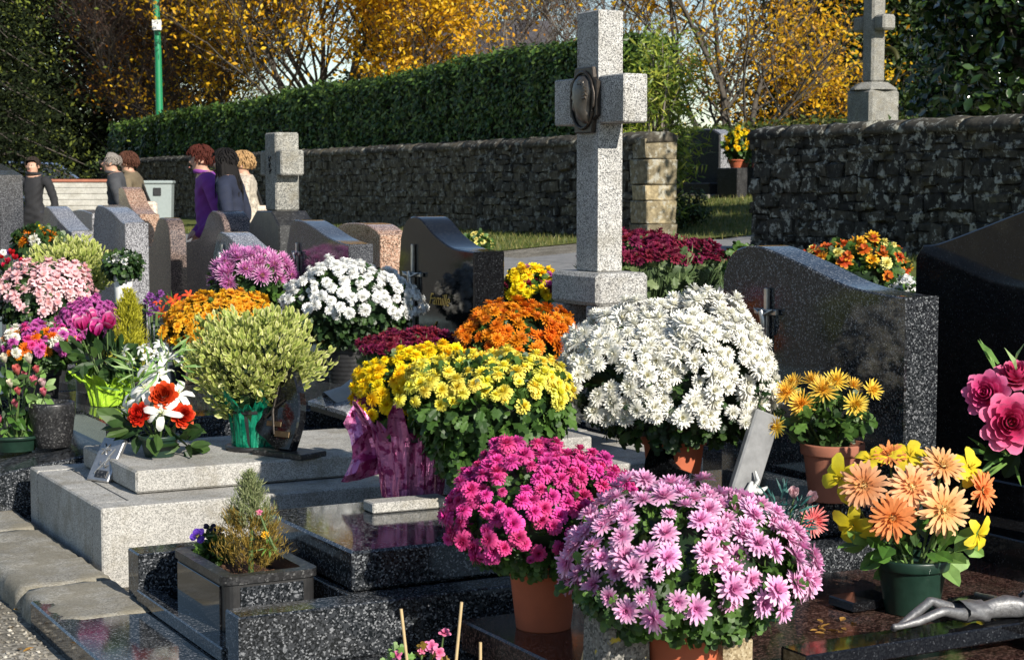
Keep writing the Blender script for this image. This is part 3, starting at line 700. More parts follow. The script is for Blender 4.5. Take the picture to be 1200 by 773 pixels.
# ---------------------------------------------------------------- flower heads (unit diameter, facing +z)
def petal_geo(mb, ang, r0, r1, wd, el, curl, z0, t0, t1, mi=0, tip=.28, cup=0.0):
    """one petal: rows across it, bent upwards by el and curling by curl along its length"""
    ca, sa = math.cos(ang), math.sin(ang); V = []; T = []
    rows = [(0.0, .35), (.45, .95), (.8, .85), (1.0, tip)]
    for (u, q) in rows:
        e = el + curl * u; rr = r0 + (r1 - r0) * u * math.cos(e); zz = z0 + (r1 - r0) * u * math.sin(e)
        for s in (-1, 1):
            y = s * wd * q * .5; V.append((rr * ca - y * sa, rr * sa + y * ca, zz + cup * wd * q)); T.append(t0 + (t1 - t0) * u)
    F = [(0, 1, 3, 2), (2, 3, 5, 4), (4, 5, 7, 6)]
    mb.add(V, F, mi, True, T)
def bloom(name, mats, layers, disc=None, seed=0, tip=.28):
    rs = random.Random(seed); mb = MB()
    for (n, r0, r1, wd, el, curl, z0, t0, t1) in layers:
        ph = rs.uniform(0, 6.28)
        for i in range(n):
            q = rs.uniform(.88, 1.08)
            petal_geo(mb, ph + 6.2832 * (i + rs.uniform(-.18, .18)) / n, r0, r1 * q, wd * rs.uniform(.85, 1.15), el + rs.uniform(-.13, .13), curl + rs.uniform(-.15, .15), z0, t0, t1, tip=tip)
    if disc:
        r, z, mi = disc; mb.lathe([(r, z), (r * .8, z + r * .35), (r * .4, z + r * .5), (.001, z + r * .42)], 9, 0, 0, mi)
    me = mb.mesh(name, mats); return me
R_ = math.radians
def L_daisy(): return [(15, .05, .5, .13, R_(2), -.1, 0, .3, 1), (13, .04, .43, .12, R_(20), .1, .02, .2, .85), (9, .03, .30, .10, R_(45), .2, .03, .1, .6), (6, .01, .16, .07, R_(70), .1, .03, 0, .4)]
def L_pompon(): return [(17, .05, .5, .14, R_(-6), -.55, .10, .5, 1), (16, .05, .49, .14, R_(16), -.5, .12, .45, .97), (14, .04, .44, .13, R_(38), -.3, .13, .35, .9), (11, .03, .36, .12, R_(58), -.1, .14, .2, .75), (7, .02, .27, .10, R_(76), .0, .15, .05, .5)]
def L_fluffy(): return [(16, .05, .5, .12, R_(-8), -.3, .06, .5, 1), (15, .05, .47, .12, R_(14), -.1, .08, .4, .95), (12, .04, .40, .11, R_(38), .1, .10, .25, .85), (9, .03, .28, .09, R_(60), .2, .11, .05, .4), (6, .01, .18, .07, R_(78), .2, .11, 0, .2)]
def L_simple(): return [(11, .05, .5, .19, R_(5), -.2, 0, .4, 1), (9, .04, .40, .17, R_(30), .1, .03, .2, .8), (6, .02, .24, .13, R_(58), .2, .05, .05, .5)]
def L_small(): return [(8, .03, .5, .26, R_(6), -.2, 0, .4, 1), (7, .02, .36, .22, R_(40), .1, .04, .1, .7)]
def L_gerb(): return [(20, .10, .5, .095, R_(2), -.12, 0, .3, 1), (18, .09, .44, .085, R_(14), .0, .015, .25, .9), (14, .06, .24, .05, R_(30), .3, .03, .05, .45), (10, .03, .15, .035, R_(55), .3, .03, 0, .3)]
def L_spider(): return [(20, .04, .5, .055, R_(-8), .25, 0, .3, 1), (18, .04, .47, .05, R_(16), .4, .02, .2, .9), (14, .03, .36, .045, R_(42), .5, .03, .1, .7), (9, .02, .24, .04, R_(66), .3, .03, 0, .5)]
FM = {}
def variants(key, layers, stops, k=3, trans=.25, disc=None, dcol=None, var=.1, tip=.28):
    m = petal(key + '_petal', stops, trans, var=var); mats = [m]
    if dcol: mats.append(plain(key + '_heart', dcol, .8, var=.25, scale=200))
    FM[key] = [bloom('flower', mats, layers, disc, 50 + i, tip) for i in range(k)]
variants('lilac', L_daisy(), [(0, (.52, .08, .26)), (.35, (.68, .24, .47)), (.8, (.83, .47, .69)), (1, (.88, .62, .79))])
variants('magenta', L_pompon(), [(0, (.50, .02, .17)), (.4, (.62, .03, .23)), (1, (.74, .09, .34))], var=.16, tip=.72)
variants('yellow', L_pompon(), [(0, (.82, .55, .01)), (.35, (.88, .72, .03)), (1, (.92, .84, .16))], var=.16, tip=.72)
variants('golden', L_pompon(), [(0, (.80, .45, .0)), (.35, (.88, .58, .004)), (1, (.90, .68, .012))], var=.16, tip=.72)
variants('white', L_fluffy(), [(0, (.80, .70, .25)), (.12, (.86, .81, .55)), (.3, (.80, .79, .68)), (1, (.80, .79, .75))], trans=.2, var=.04)
variants('whitepompon', L_pompon(), [(0, (.78, .76, .55)), (.4, (.86, .86, .82)), (1, (.9, .9, .88))], trans=.2, var=.04, tip=.72)
variants('orange', L_daisy(), [(0, (.50, .12, .0)), (.4, (.64, .16, .004)), (1, (.78, .26, .01))], var=.14)
variants('amber', L_simple(), [(0, (.55, .20, .005)), (.4, (.74, .33, .01)), (1, (.82, .45, .03))], var=.14)
variants('burgundy', L_simple(), [(0, (.07, .003, .014)), (.4, (.14, .006, .028)), (1, (.20, .014, .05))], var=.2)
variants('orchid', L_spider(), [(0, (.78, .62, .12)), (.22, (.72, .48, .25)), (.34, (.50, .10, .36)), (.7, (.64, .22, .50)), (1, (.82, .55, .74))], k=3)
variants('palepink', L_small(), [(0, (.72, .26, .20)), (.4, (.80, .44, .46)), (1, (.86, .60, .62))])
variants('purple', L_pompon(), [(0, (.30, .02, .16)), (.5, (.46, .06, .30)), (1, (.56, .14, .42))], tip=.72)
variants('ivory', L_pompon(), [(0, (.75, .68, .35)), (.4, (.86, .83, .68)), (1, (.88, .87, .80))], tip=.72)
variants('rust', L_small(), [(0, (.55, .30, .02)), (.35, (.45, .06, .01)), (.8, (.50, .10, .01)), (1, (.78, .42, .04))])
variants('lemon', L_pompon(), [(0, (.8, .65, .1)), (1, (.88, .82, .30))], tip=.72)
variants('spidergold', L_spider(), [(0, (.66, .22, .02)), (.3, (.80, .42, .03)), (.8, (.86, .60, .08)), (1, (.88, .68, .18))])
variants('gerbera', L_gerb(), [(0, (.60, .36, .05)), (.12, (.74, .40, .16)), (.4, (.78, .33, .12)), (1, (.86, .52, .29))], disc=(.06, .02, 1), dcol=(.62, .45, .18), trans=.3)
variants('gerberadeep', L_gerb(), [(0, (.5, .22, .03)), (.2, (.74, .26, .06)), (1, (.80, .34, .12))], disc=(.06, .02, 1), dcol=(.5, .3, .1), trans=.3)
variants('coral', L_spider()[:3], [(0, (.80, .55, .50)), (.4, (.78, .14, .18)), (1, (.82, .30, .30))])
variants('lily', [(3, .02, .5, .17, R_(50), -1.15, 0, .2, 1), (3, .02, .48, .19, R_(45), -1.0, .01, .2, 1), (5, .0, .2, .02, R_(75), -.2, .02, 0, 0)], [(0, (.55, .6, .2)), (.3, (.82, .82, .74)), (1, (.88, .88, .85))], trans=.3, var=.03)
variants('silkyellow', [(3, .02, .5, .30, R_(38), -.9, 0, .2, 1), (3, .02, .48, .27, R_(42), -.8, .01, .2, 1), (4, .0, .16, .03, R_(75), -.2, .02, 0, 0)], [(0, (.60, .42, .02)), (.4, (.76, .60, .02)), (1, (.82, .70, .06))], trans=.3)
variants('pansy', [(2, .02, .5, .46, R_(10), .1, .03, .0, 1), (3, .02, .46, .44, R_(4), -.1, 0, 0, 1)], [(0, (.55, .45, .05)), (.14, (.02, .01, .05)), (.4, (.10, .03, .36)), (1, (.17, .07, .55))])
variants('darkpansy', [(2, .02, .5, .46, R_(10), .1, .03, .0, 1), (3, .02, .46, .44, R_(4), -.1, 0, 0, 1)], [(0, (.3, .3, .02)), (.15, (.005, .004, .01)), (1, (.015, .012, .05))])
def rose_mesh(mats, seed=0, open_=1.0):
    """rose: petals spiralling out of a closed heart, the outer ones cupped and rolling back"""
    rs = random.Random(seed); mb = MB(); k = 0
    for ring, (n, rad, hgt, wd, flare) in enumerate(((3, .05, .40, .16, -.1), (4, .10, .42, .20, .0), (5, .15, .42, .24, .12), (6, .20, .40, .26, .3), (7, .26, .36, .28, .55), (7, .31, .29, .31, .8), (8, .36, .20, .33, 1.1))):
        if open_ < .6 and ring > 2: break
        ph = rs.uniform(0, 6.28)
        for i in range(n):
            a = ph + 6.2832 * i / n + rs.uniform(-.15, .15); V = []; T = []; w = wd * rs.uniform(.9, 1.1)
            for u in (0, .35, .7, 1.0):
                r = rad * .35 + (rad - rad * .35) * min(1, u * 1.6) + flare * .16 * u * u * open_; z = hgt * (u - .18 * flare * u * u * u)
                for s in (-1, -.5, 0, .5, 1):
                    da = s * w / max(.1, r) * .55 * (.55 + .45 * math.sin(math.pi * min(1, u * .85 + .15)))
                    da = max(-1.2, min(1.2, da)); rr = r * (1 - .06 * abs(s)); V.append((rr * math.cos(a + da), rr * math.sin(a + da), z - .03 * abs(s) * (u > .8) + rs.uniform(-.014, .014) * (.4 + u))); T.append(.09 * ring + .42 * u * u)
            mb.add(V, [(5 * r_ + c_, 5 * r_ + c_ + 1, 5 * r_ + c_ + 6, 5 * r_ + c_ + 5) for r_ in range(3) for c_ in range(4)], 0, True, T)
    return mb.mesh('flower', mats)
def rose_variants(key, stops, open_=1.0, trans=.25):
    m = petal(key + '_petal', stops, trans, .5); FM[key] = [rose_mesh([m], 20 + i, open_) for i in range(2)]
rose_variants('pinkrose', [(0, (.38, .01, .08)), (.5, (.62, .05, .20)), (1, (.76, .22, .40))])
rose_variants('redrose', [(0, (.40, .003, .003)), (.5, (.58, .012, .010)), (.85, (.68, .03, .01)), (1, (.75, .2, .03))])
rose_variants('salmonbud', [(0, (.6, .10, .10)), (1, (.80, .28, .25))], .5)
rose_variants('pinkbud', [(0, (.62, .08, .16)), (1, (.80, .34, .42))], .5)
rose_variants('creambud', [(0, (.7, .62, .45)), (1, (.86, .82, .72))], .5)
rose_variants('blushbud', [(0, (.72, .40, .45)), (1, (.86, .74, .74))], .5)
# cyclamen: upswept petals
variants('cyclamen', [(5, .02, .5, .34, R_(62), .15, 0, 0, 1), (3, .01, .40, .26, R_(76), .1, 0, 0, .7)], [(0, (.40, .01, .14)), (.5, (.62, .03, .24)), (.85, (.72, .12, .38)), (1, (.86, .62, .70))], trans=.3)
variants('redcyclamen', [(5, .02, .5, .34, R_(55), .15, 0, 0, 1), (3, .01, .40, .26, R_(76), .1, 0, 0, .7)], [(0, (.35, .005, .02)), (1, (.66, .02, .04))], trans=.3)
variants('geranium', [(5, .02, .5, .36, R_(15), -.2, 0, 0, 1), (5, .02, .36, .30, R_(45), -.1, .03, 0, 1)], [(0, (.55, .05, .18)), (1, (.80, .26, .44))], trans=.3)
variants('redlily', [(6, .02, .5, .17, R_(30), -.6, 0, 0, 1)], [(0, (.6, .15, .02)), (.4, (.66, .03, .02)), (1, (.72, .05, .03))], trans=.3)
variants('violet', L_small(), [(0, (.10, .02, .12)), (1, (.22, .06, .28))])

# ---------------------------------------------------------------- leaves
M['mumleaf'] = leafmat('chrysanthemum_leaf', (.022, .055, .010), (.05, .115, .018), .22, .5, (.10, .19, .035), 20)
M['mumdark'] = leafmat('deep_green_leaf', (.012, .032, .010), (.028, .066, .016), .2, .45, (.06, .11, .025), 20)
M['greyleaf'] = leafmat('grey_green_stem_leaf', (.06, .10, .035), (.12, .18, .06), .22, .55, (.22, .28, .12), 20)
M['silkleaf'] = leafmat('fabric_leaf', (.05, .13, .02), (.11, .24, .04), .25, .45, (.20, .34, .08), 20)
M['limeleaf'] = leafmat('pale_silk_leaf', (.10, .22, .04), (.20, .36, .09), .3, .4, (.36, .50, .22), 20)
M['pinegreen'] = leafmat('blue_green_fir_twig', (.01, .06, .055), (.02, .10, .09), .1, .5, (.06, .17, .15), 20)
M['conifer'] = leafmat('golden_conifer', (.22, .22, .012), (.44, .42, .02), .3, .6, (.64, .60, .06), 20)
M['conifer2'] = leafmat('russet_conifer', (.13, .10, .015), (.24, .15, .02), .25, .6, (.36, .26, .06), 14)
M['conifer3'] = leafmat('grey_green_conifer', (.12, .16, .06), (.22, .26, .11), .25, .6, (.36, .38, .2), 14)
M['stem'] = plain('green_stem', (.07, .12, .03), .6, var=.3)
M['terra'] = plain('terracotta', (.42, .105, .045), .75, var=.18, scale=9, bumps=.08)
M['terradull'] = plain('dull_terracotta', (.30, .11, .065), .85, var=.22, scale=9, bumps=.1)
M['blackplastic'] = plain('black_plastic', (.018, .018, .019), .42, var=.3)
M['greenplastic'] = plain('dark_green_plastic', (.010, .030, .020), .38, var=.25)
M['whiteglaze'] = plain('white_glaze', (.78, .78, .76), .25, var=.05)
M['soil'] = plain('brown_bark_mulch', (.10, .045, .022), .95, var=.6, scale=90, bumps=.8)
MLEAF = np.array([(0, 0, 0), (0, .28, .02), (0, .55, .03), (0, .8, .0), (0, 1, -.08), (.13, .18, .04), (.34, .34, .02), (.20, .44, .05), (.40, .64, .0), (.20, .72, .04), (.17, .93, -.06), (-.13, .18, .04), (-.34, .34, .02), (-.20, .44, .05), (-.40, .64, .0), (-.20, .72, .04), (-.17, .93, -.06)])
MLEAFF = []
for s in (0, 6): MLEAFF += [(0, 5 + s, 1), (1, 5 + s, 7 + s), (5 + s, 6 + s, 7 + s), (1, 7 + s, 2), (2, 7 + s, 9 + s), (7 + s, 8 + s, 9 + s), (2, 9 + s, 3), (3, 9 + s, 10 + s), (3, 10 + s, 4)]
OVAL = np.array([(0, 0, 0), (.20, .25, .06), (.27, .55, .05), (.12, .88, 0), (0, 1, -.06), (-.12, .88, 0), (-.27, .55, .05), (-.20, .25, .06), (0, .5, -.02)])
OVALF = [(0, 1, 8), (1, 2, 8), (2, 3, 8), (3, 4, 8), (4, 5, 8), (5, 6, 8), (6, 7, 8), (7, 0, 8)]
BLADE = np.array([(-.03, 0, 0), (.03, 0, 0), (.065, .45, .06), (-.065, .45, .06), (.0, 1, -.05)]); BLADEF = [(0, 1, 2), (0, 2, 3), (3, 2, 4)]
def leafset(name, P, N, size, mat, root, tmpl=(MLEAF, MLEAFF), droop=None, t=None, kind='stuff', Y=None):
    n = len(P); N = np.asarray(N, float)
    if Y is not None:       # leaf axis follows Y, its face turned near N
        Y = np.asarray(Y, float); Y = Y / np.linalg.norm(Y, axis=1, keepdims=True)
        X = np.cross(Y, N); X /= np.maximum(1e-6, np.linalg.norm(X, axis=1, keepdims=True)); Z = np.cross(X, Y); R = np.stack([X, Y, Z], 2)
    else: R = frames(N, RNG.uniform(0, 6.28, n))
    V, F, _ = scatter(tmpl[0], tmpl[1], P, R, size)
    tt = np.asarray(t).ravel() if (t is not None and np.ndim(t) == 2) else np.repeat(RNG.uniform(0, 1, n) if t is None else t, len(tmpl[0]))
    o = link(name, np_mesh(name, V, F, mat, attr=tt, smooth=False), root)
    if kind: o['kind'] = kind
    return o
def pot(root, kind, r, h, mat, taper=.78, rim=True, name='pot'):
    mb = MB(); n = 28
    if kind == 'round':
        pr = [(0.001, .004), (r * taper, .0), (r * taper, .004)]
        pr += [(r * (taper + (1 - taper) * u) * (1.0), h * u) for u in (.2, .4, .6, .78)]
        if rim: pr += [(r * .955, h * .80), (r * 1.03, h * .805), (r * 1.05, h * .83), (r * 1.06, h * .97), (r * 1.05, h), (r * .97, h), (r * .94, h * .9), (0.001, h * .88)]
        else: pr += [(r * .99, h * .94), (r * 1.04, h * .95), (r * 1.04, h), (r * .97, h), (r * .94, h * .9), (0.001, h * .88)]
        mb.lathe(pr, n)
    elif kind == 'ribbed':
        pr = [(0.001, .004), (r * taper, 0)]
        for k in range(12):
            u = (k + .5) / 12; q = r * (taper + (1 - taper) * u); pr += [(q, h * (k + .1) / 12), (q + r * .018, h * (k + .5) / 12), (q, h * (k + .9) / 12)]
        pr += [(r * 1.05, h * .985), (r * 1.05, h), (r * .96, h), (r * .93, h * .88), (0.001, h * .86)]
        mb.lathe(pr, n)
    return mb.build(name, mat, root)
def place_flowers(root, key, pts, nrm, size, name='flower', roll=True):
    """one object per flower head; alike heads share mesh data"""
    ms = FM[key]; n = len(pts); R = frames(np.asarray(nrm, float), RNG.uniform(0, 6.28, n)); out = []
    sz = np.broadcast_to(size, (n,))
    for i in range(n):
        o = bpy.data.objects.new(name, ms[i % len(ms)]); COL.objects.link(o); o.parent = root
        m = Matrix([list(r) for r in R[i]]).to_4x4(); m = Matrix.Translation(Vector(pts[i])) @ m @ Matrix.Scale(float(sz[i]), 4)
        o.matrix_basis = m; out.append(o)
    return out
def fib(n, th0, th1, jit):
    """even spread over a polar band"""
    i = np.arange(n) + .5; c0, c1 = math.cos(th0), math.cos(th1)
    ct = c0 + (c1 - c0) * i / n + RNG.normal(0, jit * .12, n) * abs(c1 - c0) / math.sqrt(n); ct = np.clip(ct, -1, 1)
    ph = i * 2.399963 + RNG.normal(0, jit / math.sqrt(n) * .9, n); st = np.sqrt(1 - ct * ct)
    return np.stack([st * np.cos(ph), st * np.sin(ph), ct], 1)
def mum(label, px, ytop, yeq, wpx, Y, zb, key, n, fpx, potk=('round', 80, 600, 'terra'), th=100, leaf=.05, nleaf=1400, lmat='mumleaf', low=.55, flat=1.0, stems=False, name='chrysanthemum_pot', cat='potted flowers', keys2=None, jit=1.0, dz=0.0, buds=0, group=None, gap=1.32):
    """chrysanthemum grown as a dome: pot, foliage, and every flower head its own part"""
    s = FPX / Y; c = far(px, yeq, Y); ztop = far(px, ytop, Y).z; R = wpx / 2 / s; H = ztop - c.z
    root = empty(name, (c.x, Y, zb), 0, label, cat, group); zc = c.z - zb
    hp = .15
    if potk:
        k, pw, py, pm = potk; hp = max(.06, far(px, py, Y).z - zb); pot(root, k, pw / 2 / s / 1.05, hp, M[pm])
    fs = fpx / s
    D = fib(n, 0, R_(th), jit)
    nz = np.sin(D[:, 0] * 8 + px) * np.sin(D[:, 1] * 7 + px * .7) + .8 * np.sin(D[:, 2] * 10 + D[:, 0] * 6 + px * .3)      # gaps and thin places
    keep = (nz < gap) & ((D[:, 2] > .22) | (RNG.uniform(0, 1, n) < .70 + .1 * nz)) & (RNG.uniform(0, 1, n) < .95)
    D = D[keep]; n = len(D)
    lump = 1 + .06 * np.sin(D[:, 0] * 5 + 1.3 + px) + .05 * np.sin(D[:, 1] * 7 + D[:, 2] * 4 + px) + .03 * np.sin(D[:, 0] * 13)
    fsz = np.clip(RNG.normal(1.0, .13, n), .62, 1.25) * np.where(RNG.uniform(0, 1, n) < .07, .55, 1.0)
    Rv = R - fs * .25
    hz = np.where(D[:, 2] > 0, H - fs * .1, H * .8)
    P = D * np.stack([Rv * lump, Rv * lump, hz * lump], 1) * (1 + RNG.normal(0, .035, n))[:, None] + np.array([0, 0, zc])
    N = D / np.array([R, R, H]) ; N /= np.linalg.norm(N, axis=1, keepdims=True)
    N = N + RNG.normal(0, .30, (n, 3)) + np.array([.10, -.10, .22])
    if n > 300:                     # the heads past the first 300 stay real geometry in one part
        order = np.argsort(D[:, 1] * .6 - D[:, 2] * .3 + RNG.normal(0, .5, n)); P, N, D, fsz = P[order], N[order], D[order], fsz[order]
        me0 = FM[key][0]; tv = np.array([q.co[:] for q in me0.vertices]); tf = np.array([list(q.vertices) for q in me0.polygons if len(q.vertices) == 4]); ta = np.array([q.value for q in me0.attributes['t'].data])
        V, F, t_ = scatter(tv, tf, P[300:], frames(N[300:], RNG.uniform(0, 6.28, n - 300)), fs * fsz[300:], ta)
        link('more_flowers', np_mesh('more_flowers', V, F, me0.materials[0], attr=t_, smooth=True), root)['kind'] = 'stuff'
        P, N, n, fsz = P[:300], N[:300], 300, fsz[:300]
    if keys2:
        pick = RNG.uniform(0, 1, n); acc = 0
        for kk, fr in keys2 + [(key, 1.0)]:
            m = (pick >= acc) & (pick < acc + fr); acc += fr
            if m.any(): place_flowers(root, kk, P[m], N[m], fs * fsz[m])
    else: place_flowers(root, key, P, N, fs * fsz)
    # foliage: an inner body and lobed leaves that thin out towards the top and hang over the pot
    zpt = max(hp, .02)
    body = MB(); pr = []
    for k in range(9):
        a = math.pi * .5 * k / 8; pr.append((R * .80 * math.cos(a) + .001, zc + H * .80 * math.sin(a)))
    lowr = [(R * .30, zpt - .02), (R * .52, zpt + (zc - zpt) * .35), (R * .72, zpt + (zc - zpt) * .7)]
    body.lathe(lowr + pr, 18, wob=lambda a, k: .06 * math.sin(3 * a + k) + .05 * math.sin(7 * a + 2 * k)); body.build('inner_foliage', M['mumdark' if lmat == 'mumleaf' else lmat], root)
    nl = nleaf; q = RNG.uniform(0, 1, nl)
    ct = np.where(q < .45, RNG.uniform(.0, .95, nl), RNG.uniform(-1, .1, nl)); ph = RNG.uniform(0, 6.2832, nl)
    up = ct >= 0
    rad = np.where(up, R * np.sqrt(np.maximum(0, 1 - ct * ct)) * .84, R * (.95 - (1 - low) * np.abs(ct) ** 1.3))
    rad = rad * RNG.uniform(.82, 1.0, nl)
    z = np.where(up, zc + ct * H * .80, zc + ct * max(.02, (zc - zpt) * 1.05))
    P = np.stack([rad * np.cos(ph), rad * np.sin(ph), z], 1)
    N = np.stack([np.cos(ph), np.sin(ph), np.where(up, .6, .35)], 1) + RNG.normal(0, .45, (nl, 3))
    Yd = np.stack([np.cos(ph) * .5, np.sin(ph) * .5, np.where(up, .3, -.75)], 1) + RNG.normal(0, .45, (nl, 3))
    leafset('foliage', P, N, RNG.uniform(.6, 1.25, nl) * leaf, M[lmat], root, Y=Yd)
    if stems:
        mb = MB(); rs = random.Random(int(px))
        for k in range(stems):
            a = rs.uniform(0, 6.28); e = rs.uniform(.05, 1.3); r1 = R * .93 * math.cos(e * .9); z1 = zc + H * .88 * math.sin(e) * rs.uniform(.6, 1) - .03
            mb.tube([(R * .3 * math.cos(a), R * .3 * math.sin(a), zpt), (r1 * .75 * math.cos(a + .1), r1 * .75 * math.sin(a + .1), (zpt + z1) / 2), (r1 * math.cos(a + .15), r1 * math.sin(a + .15), z1)], [.004, .003, .0025], 4)
        o = mb.build('stems', M['greyleaf'], root); o['kind'] = 'stuff'
        k = stems * 5; a = RNG.uniform(0, 6.28, k); e = RNG.uniform(-.3, 1.0, k); u = RNG.uniform(.5, .98, k)
        P = np.stack([R * .95 * np.cos(e) * np.cos(a) * u, R * .95 * np.cos(e) * np.sin(a) * u, zpt + (zc + H * .85 * np.sin(e) - zpt) * u], 1)
        leafset('stem_leaves', P, np.stack([np.cos(a), np.sin(a), .3 + 0 * a], 1) + RNG.normal(0, .4, (k, 3)), RNG.uniform(.6, 1.2, k) * leaf, M['greyleaf'], root, (BLADE, BLADEF), Y=np.stack([np.cos(a) * .4, np.sin(a) * .4, .8 + 0 * a], 1) + RNG.normal(0, .3, (k, 3)))
    return root, R, zc, H, hp

# ---------------------------------------------------------------- potted chrysanthemums, from the front to the back
mum('large lilac-pink daisy chrysanthemum in a terracotta pot on the brown tomb', 800, 566, 668, 300, 4.5, .2, 'lilac', 245, 33, ('round', 104, 722, 'terra'), 105, .05, 1700)
mum('deep magenta pompon chrysanthemum in a terracotta pot at the corner of the brown tomb', 637, 523, 612, 236, 5.0, .2, 'magenta', 300, 21.5, ('round', 88, 655, 'terra'), 108, .04, 1300)
mum('lemon yellow pompon chrysanthemum over a dome of green leaves on the dark slab', 576, 414, 468, 204, 5.95, .372, 'yellow', 180, 19, ('round', 66, 548, 'blackplastic'), 88, .055, 2300, low=.5)
mum('golden yellow chrysanthemum wrapped in crumpled pink foil', 502, 407, 470, 172, 6.3, .372, 'golden', 200, 18, None, 106, .045, 1100, name='wrapped_chrysanthemum')
mum('huge white chrysanthemum dome in a terracotta pot before the broad dark headstone', 790, 351, 452, 258, 6.3, .372, 'white', 660, 23, ('round', 78, 506, 'terra'), 112, .05, 1300, lmat='mumdark', gap=1.62)
mum('bright orange chrysanthemum dome in front of the granite cross pedestal', 606, 355, 405, 150, 7.55, .39, 'orange', 290, 18, ('round', 60, 440, 'blackplastic'), 108, .04, 900)
mum('dark crimson chrysanthemum with long green stems behind the golden one', 482, 386, 424, 132, 7.75, .39, 'burgundy', 230, 14, ('round', 54, 468, 'blackplastic'), 66, .05, 300, lmat='greyleaf', stems=160)
mum('white pompon chrysanthemum in a ribbed black pot before the humped headstone', 410, 307, 362, 160, 9.35, .38, 'whitepompon', 215, 14, ('ribbed', 62, 398, 'blackplastic'), 96, .055, 1300, lmat='mumdark', low=.42)
mum('amber orange chrysanthemum dome behind the variegated shrub', 262, 341, 388, 134, 9.6, .38, 'amber', 320, 14, ('round', 60, 425, 'blackplastic'), 104, .045, 800)
mum('mauve spidery chrysanthemum in front of the short rounded headstone', 297, 293, 326, 104, 11.2, .36, 'orchid', 74, 25, ('round', 44, 360, 'blackplastic'), 96, .06, 500)
mum('pale pink small-flowered chrysanthemum on the dark tomb beside the mixed bowl', 54, 306, 352, 116, 9.9, .30, 'palepink', 250, 14, ('round', 56, 385, 'blackplastic'), 104, .05, 1300, lmat='mumdark')
mum('small purple chrysanthemum dome behind the cyclamen', 105, 352, 388, 72, 9.0, .30, 'purple', 170, 11, ('round', 40, 410, 'blackplastic'), 108, .04, 400)
mum('broad burgundy chrysanthemum with tall grey-green stems behind the granite cross', 762, 273, 318, 188, 8.6, .30, 'burgundy', 300, 15, ('round', 70, 400, 'blackplastic'), 70, .06, 500, lmat='greyleaf', stems=260)
mum('yellow and crimson mixed chrysanthemum left of the cross pedestal', 624, 312, 342, 76, 9.3, .25, 'golden', 110, 13, ('round', 40, 370, 'blackplastic'), 100, .05, 400, keys2=[('burgundy', .18), ('purple', .08)])
mum('rust and orange chrysanthemum behind the broad dark headstone', 1004, 280, 318, 132, 7.55, .15, 'amber', 90, 18, ('round', 60, 380, 'blackplastic'), 96, .05, 900, keys2=[('rust', .55), ('lemon', .08)])
mum('little white chrysanthemum squeezed beside the large black headstone', 1062, 326, 342, 36, 7.25, .15, 'whitepompon', 40, 13, ('round', 26, 360, 'blackplastic'), 100, .04, 150)
mum('yellow chrysanthemum in a terracotta trough on the grave beyond the gateway', 866, 151, 172, 34, 31, 1.8, 'golden', 60, 7, ('round', 26, 187, 'terra'), 100, .12, 200)
mum('multicoloured bowl of white, orange and plum chrysanthemums', 46, 380, 408, 92, 8.7, .32, 'purple', 130, 14, ('round', 50, 428, 'blackplastic'), 100, .045, 500, keys2=[('ivory', .22), ('orange', .22), ('magenta', .12)])
mum('pale yellow bush flowers behind the humped headstone', 560, 273, 288, 34, 14.0, .45, 'lemon', 60, 6, ('round', 18, 300, 'blackplastic'), 100, .06, 200)
mum('small pink chrysanthemum peeping over the far shoulder of the broad dark headstone', 866, 293, 300, 26, 8.2, .2, 'geranium', 24, 10, ('round', 18, 320, 'blackplastic'), 90, .05, 120)
mum('orange and yellow bouquet before the tall plain headstone', 46, 268, 284, 56, 14.6, .30, 'golden', 34, 14, ('round', 30, 300, 'blackplastic'), 95, .09, 500, keys2=[('orange', .5), ('ivory', .1)], lmat='mumdark')
mum('green and white button flowers in a white pot before the speckled headstone', 144, 298, 309, 42, 11.6, .70, 'whitepompon', 40, 9, ('round', 25, 322, 'whiteglaze'), 80, .06, 400, lmat='mumdark')
o = MB().box(-.12, .12, -.12, .12, 0, .32, .006).build('plant_stand', M['black'], None, far(144, 320, 11.6) * Vector((1, 1, 0)) + Vector((0, 0, .379)), (0, 0, ANG))
tag(o, 'black granite block carrying the white flower pot', 'stand')
o = MB().box(-.25, .25, -.3, .3, 0, .62, .01).build('plant_stand', M['blackmat'], None, Vector((far(866, 190, 31).x, 31, 1.18)), (0, 0, ANG)); tag(o, 'dark granite block under the yellow chrysanthemum beyond the gateway', 'stand')
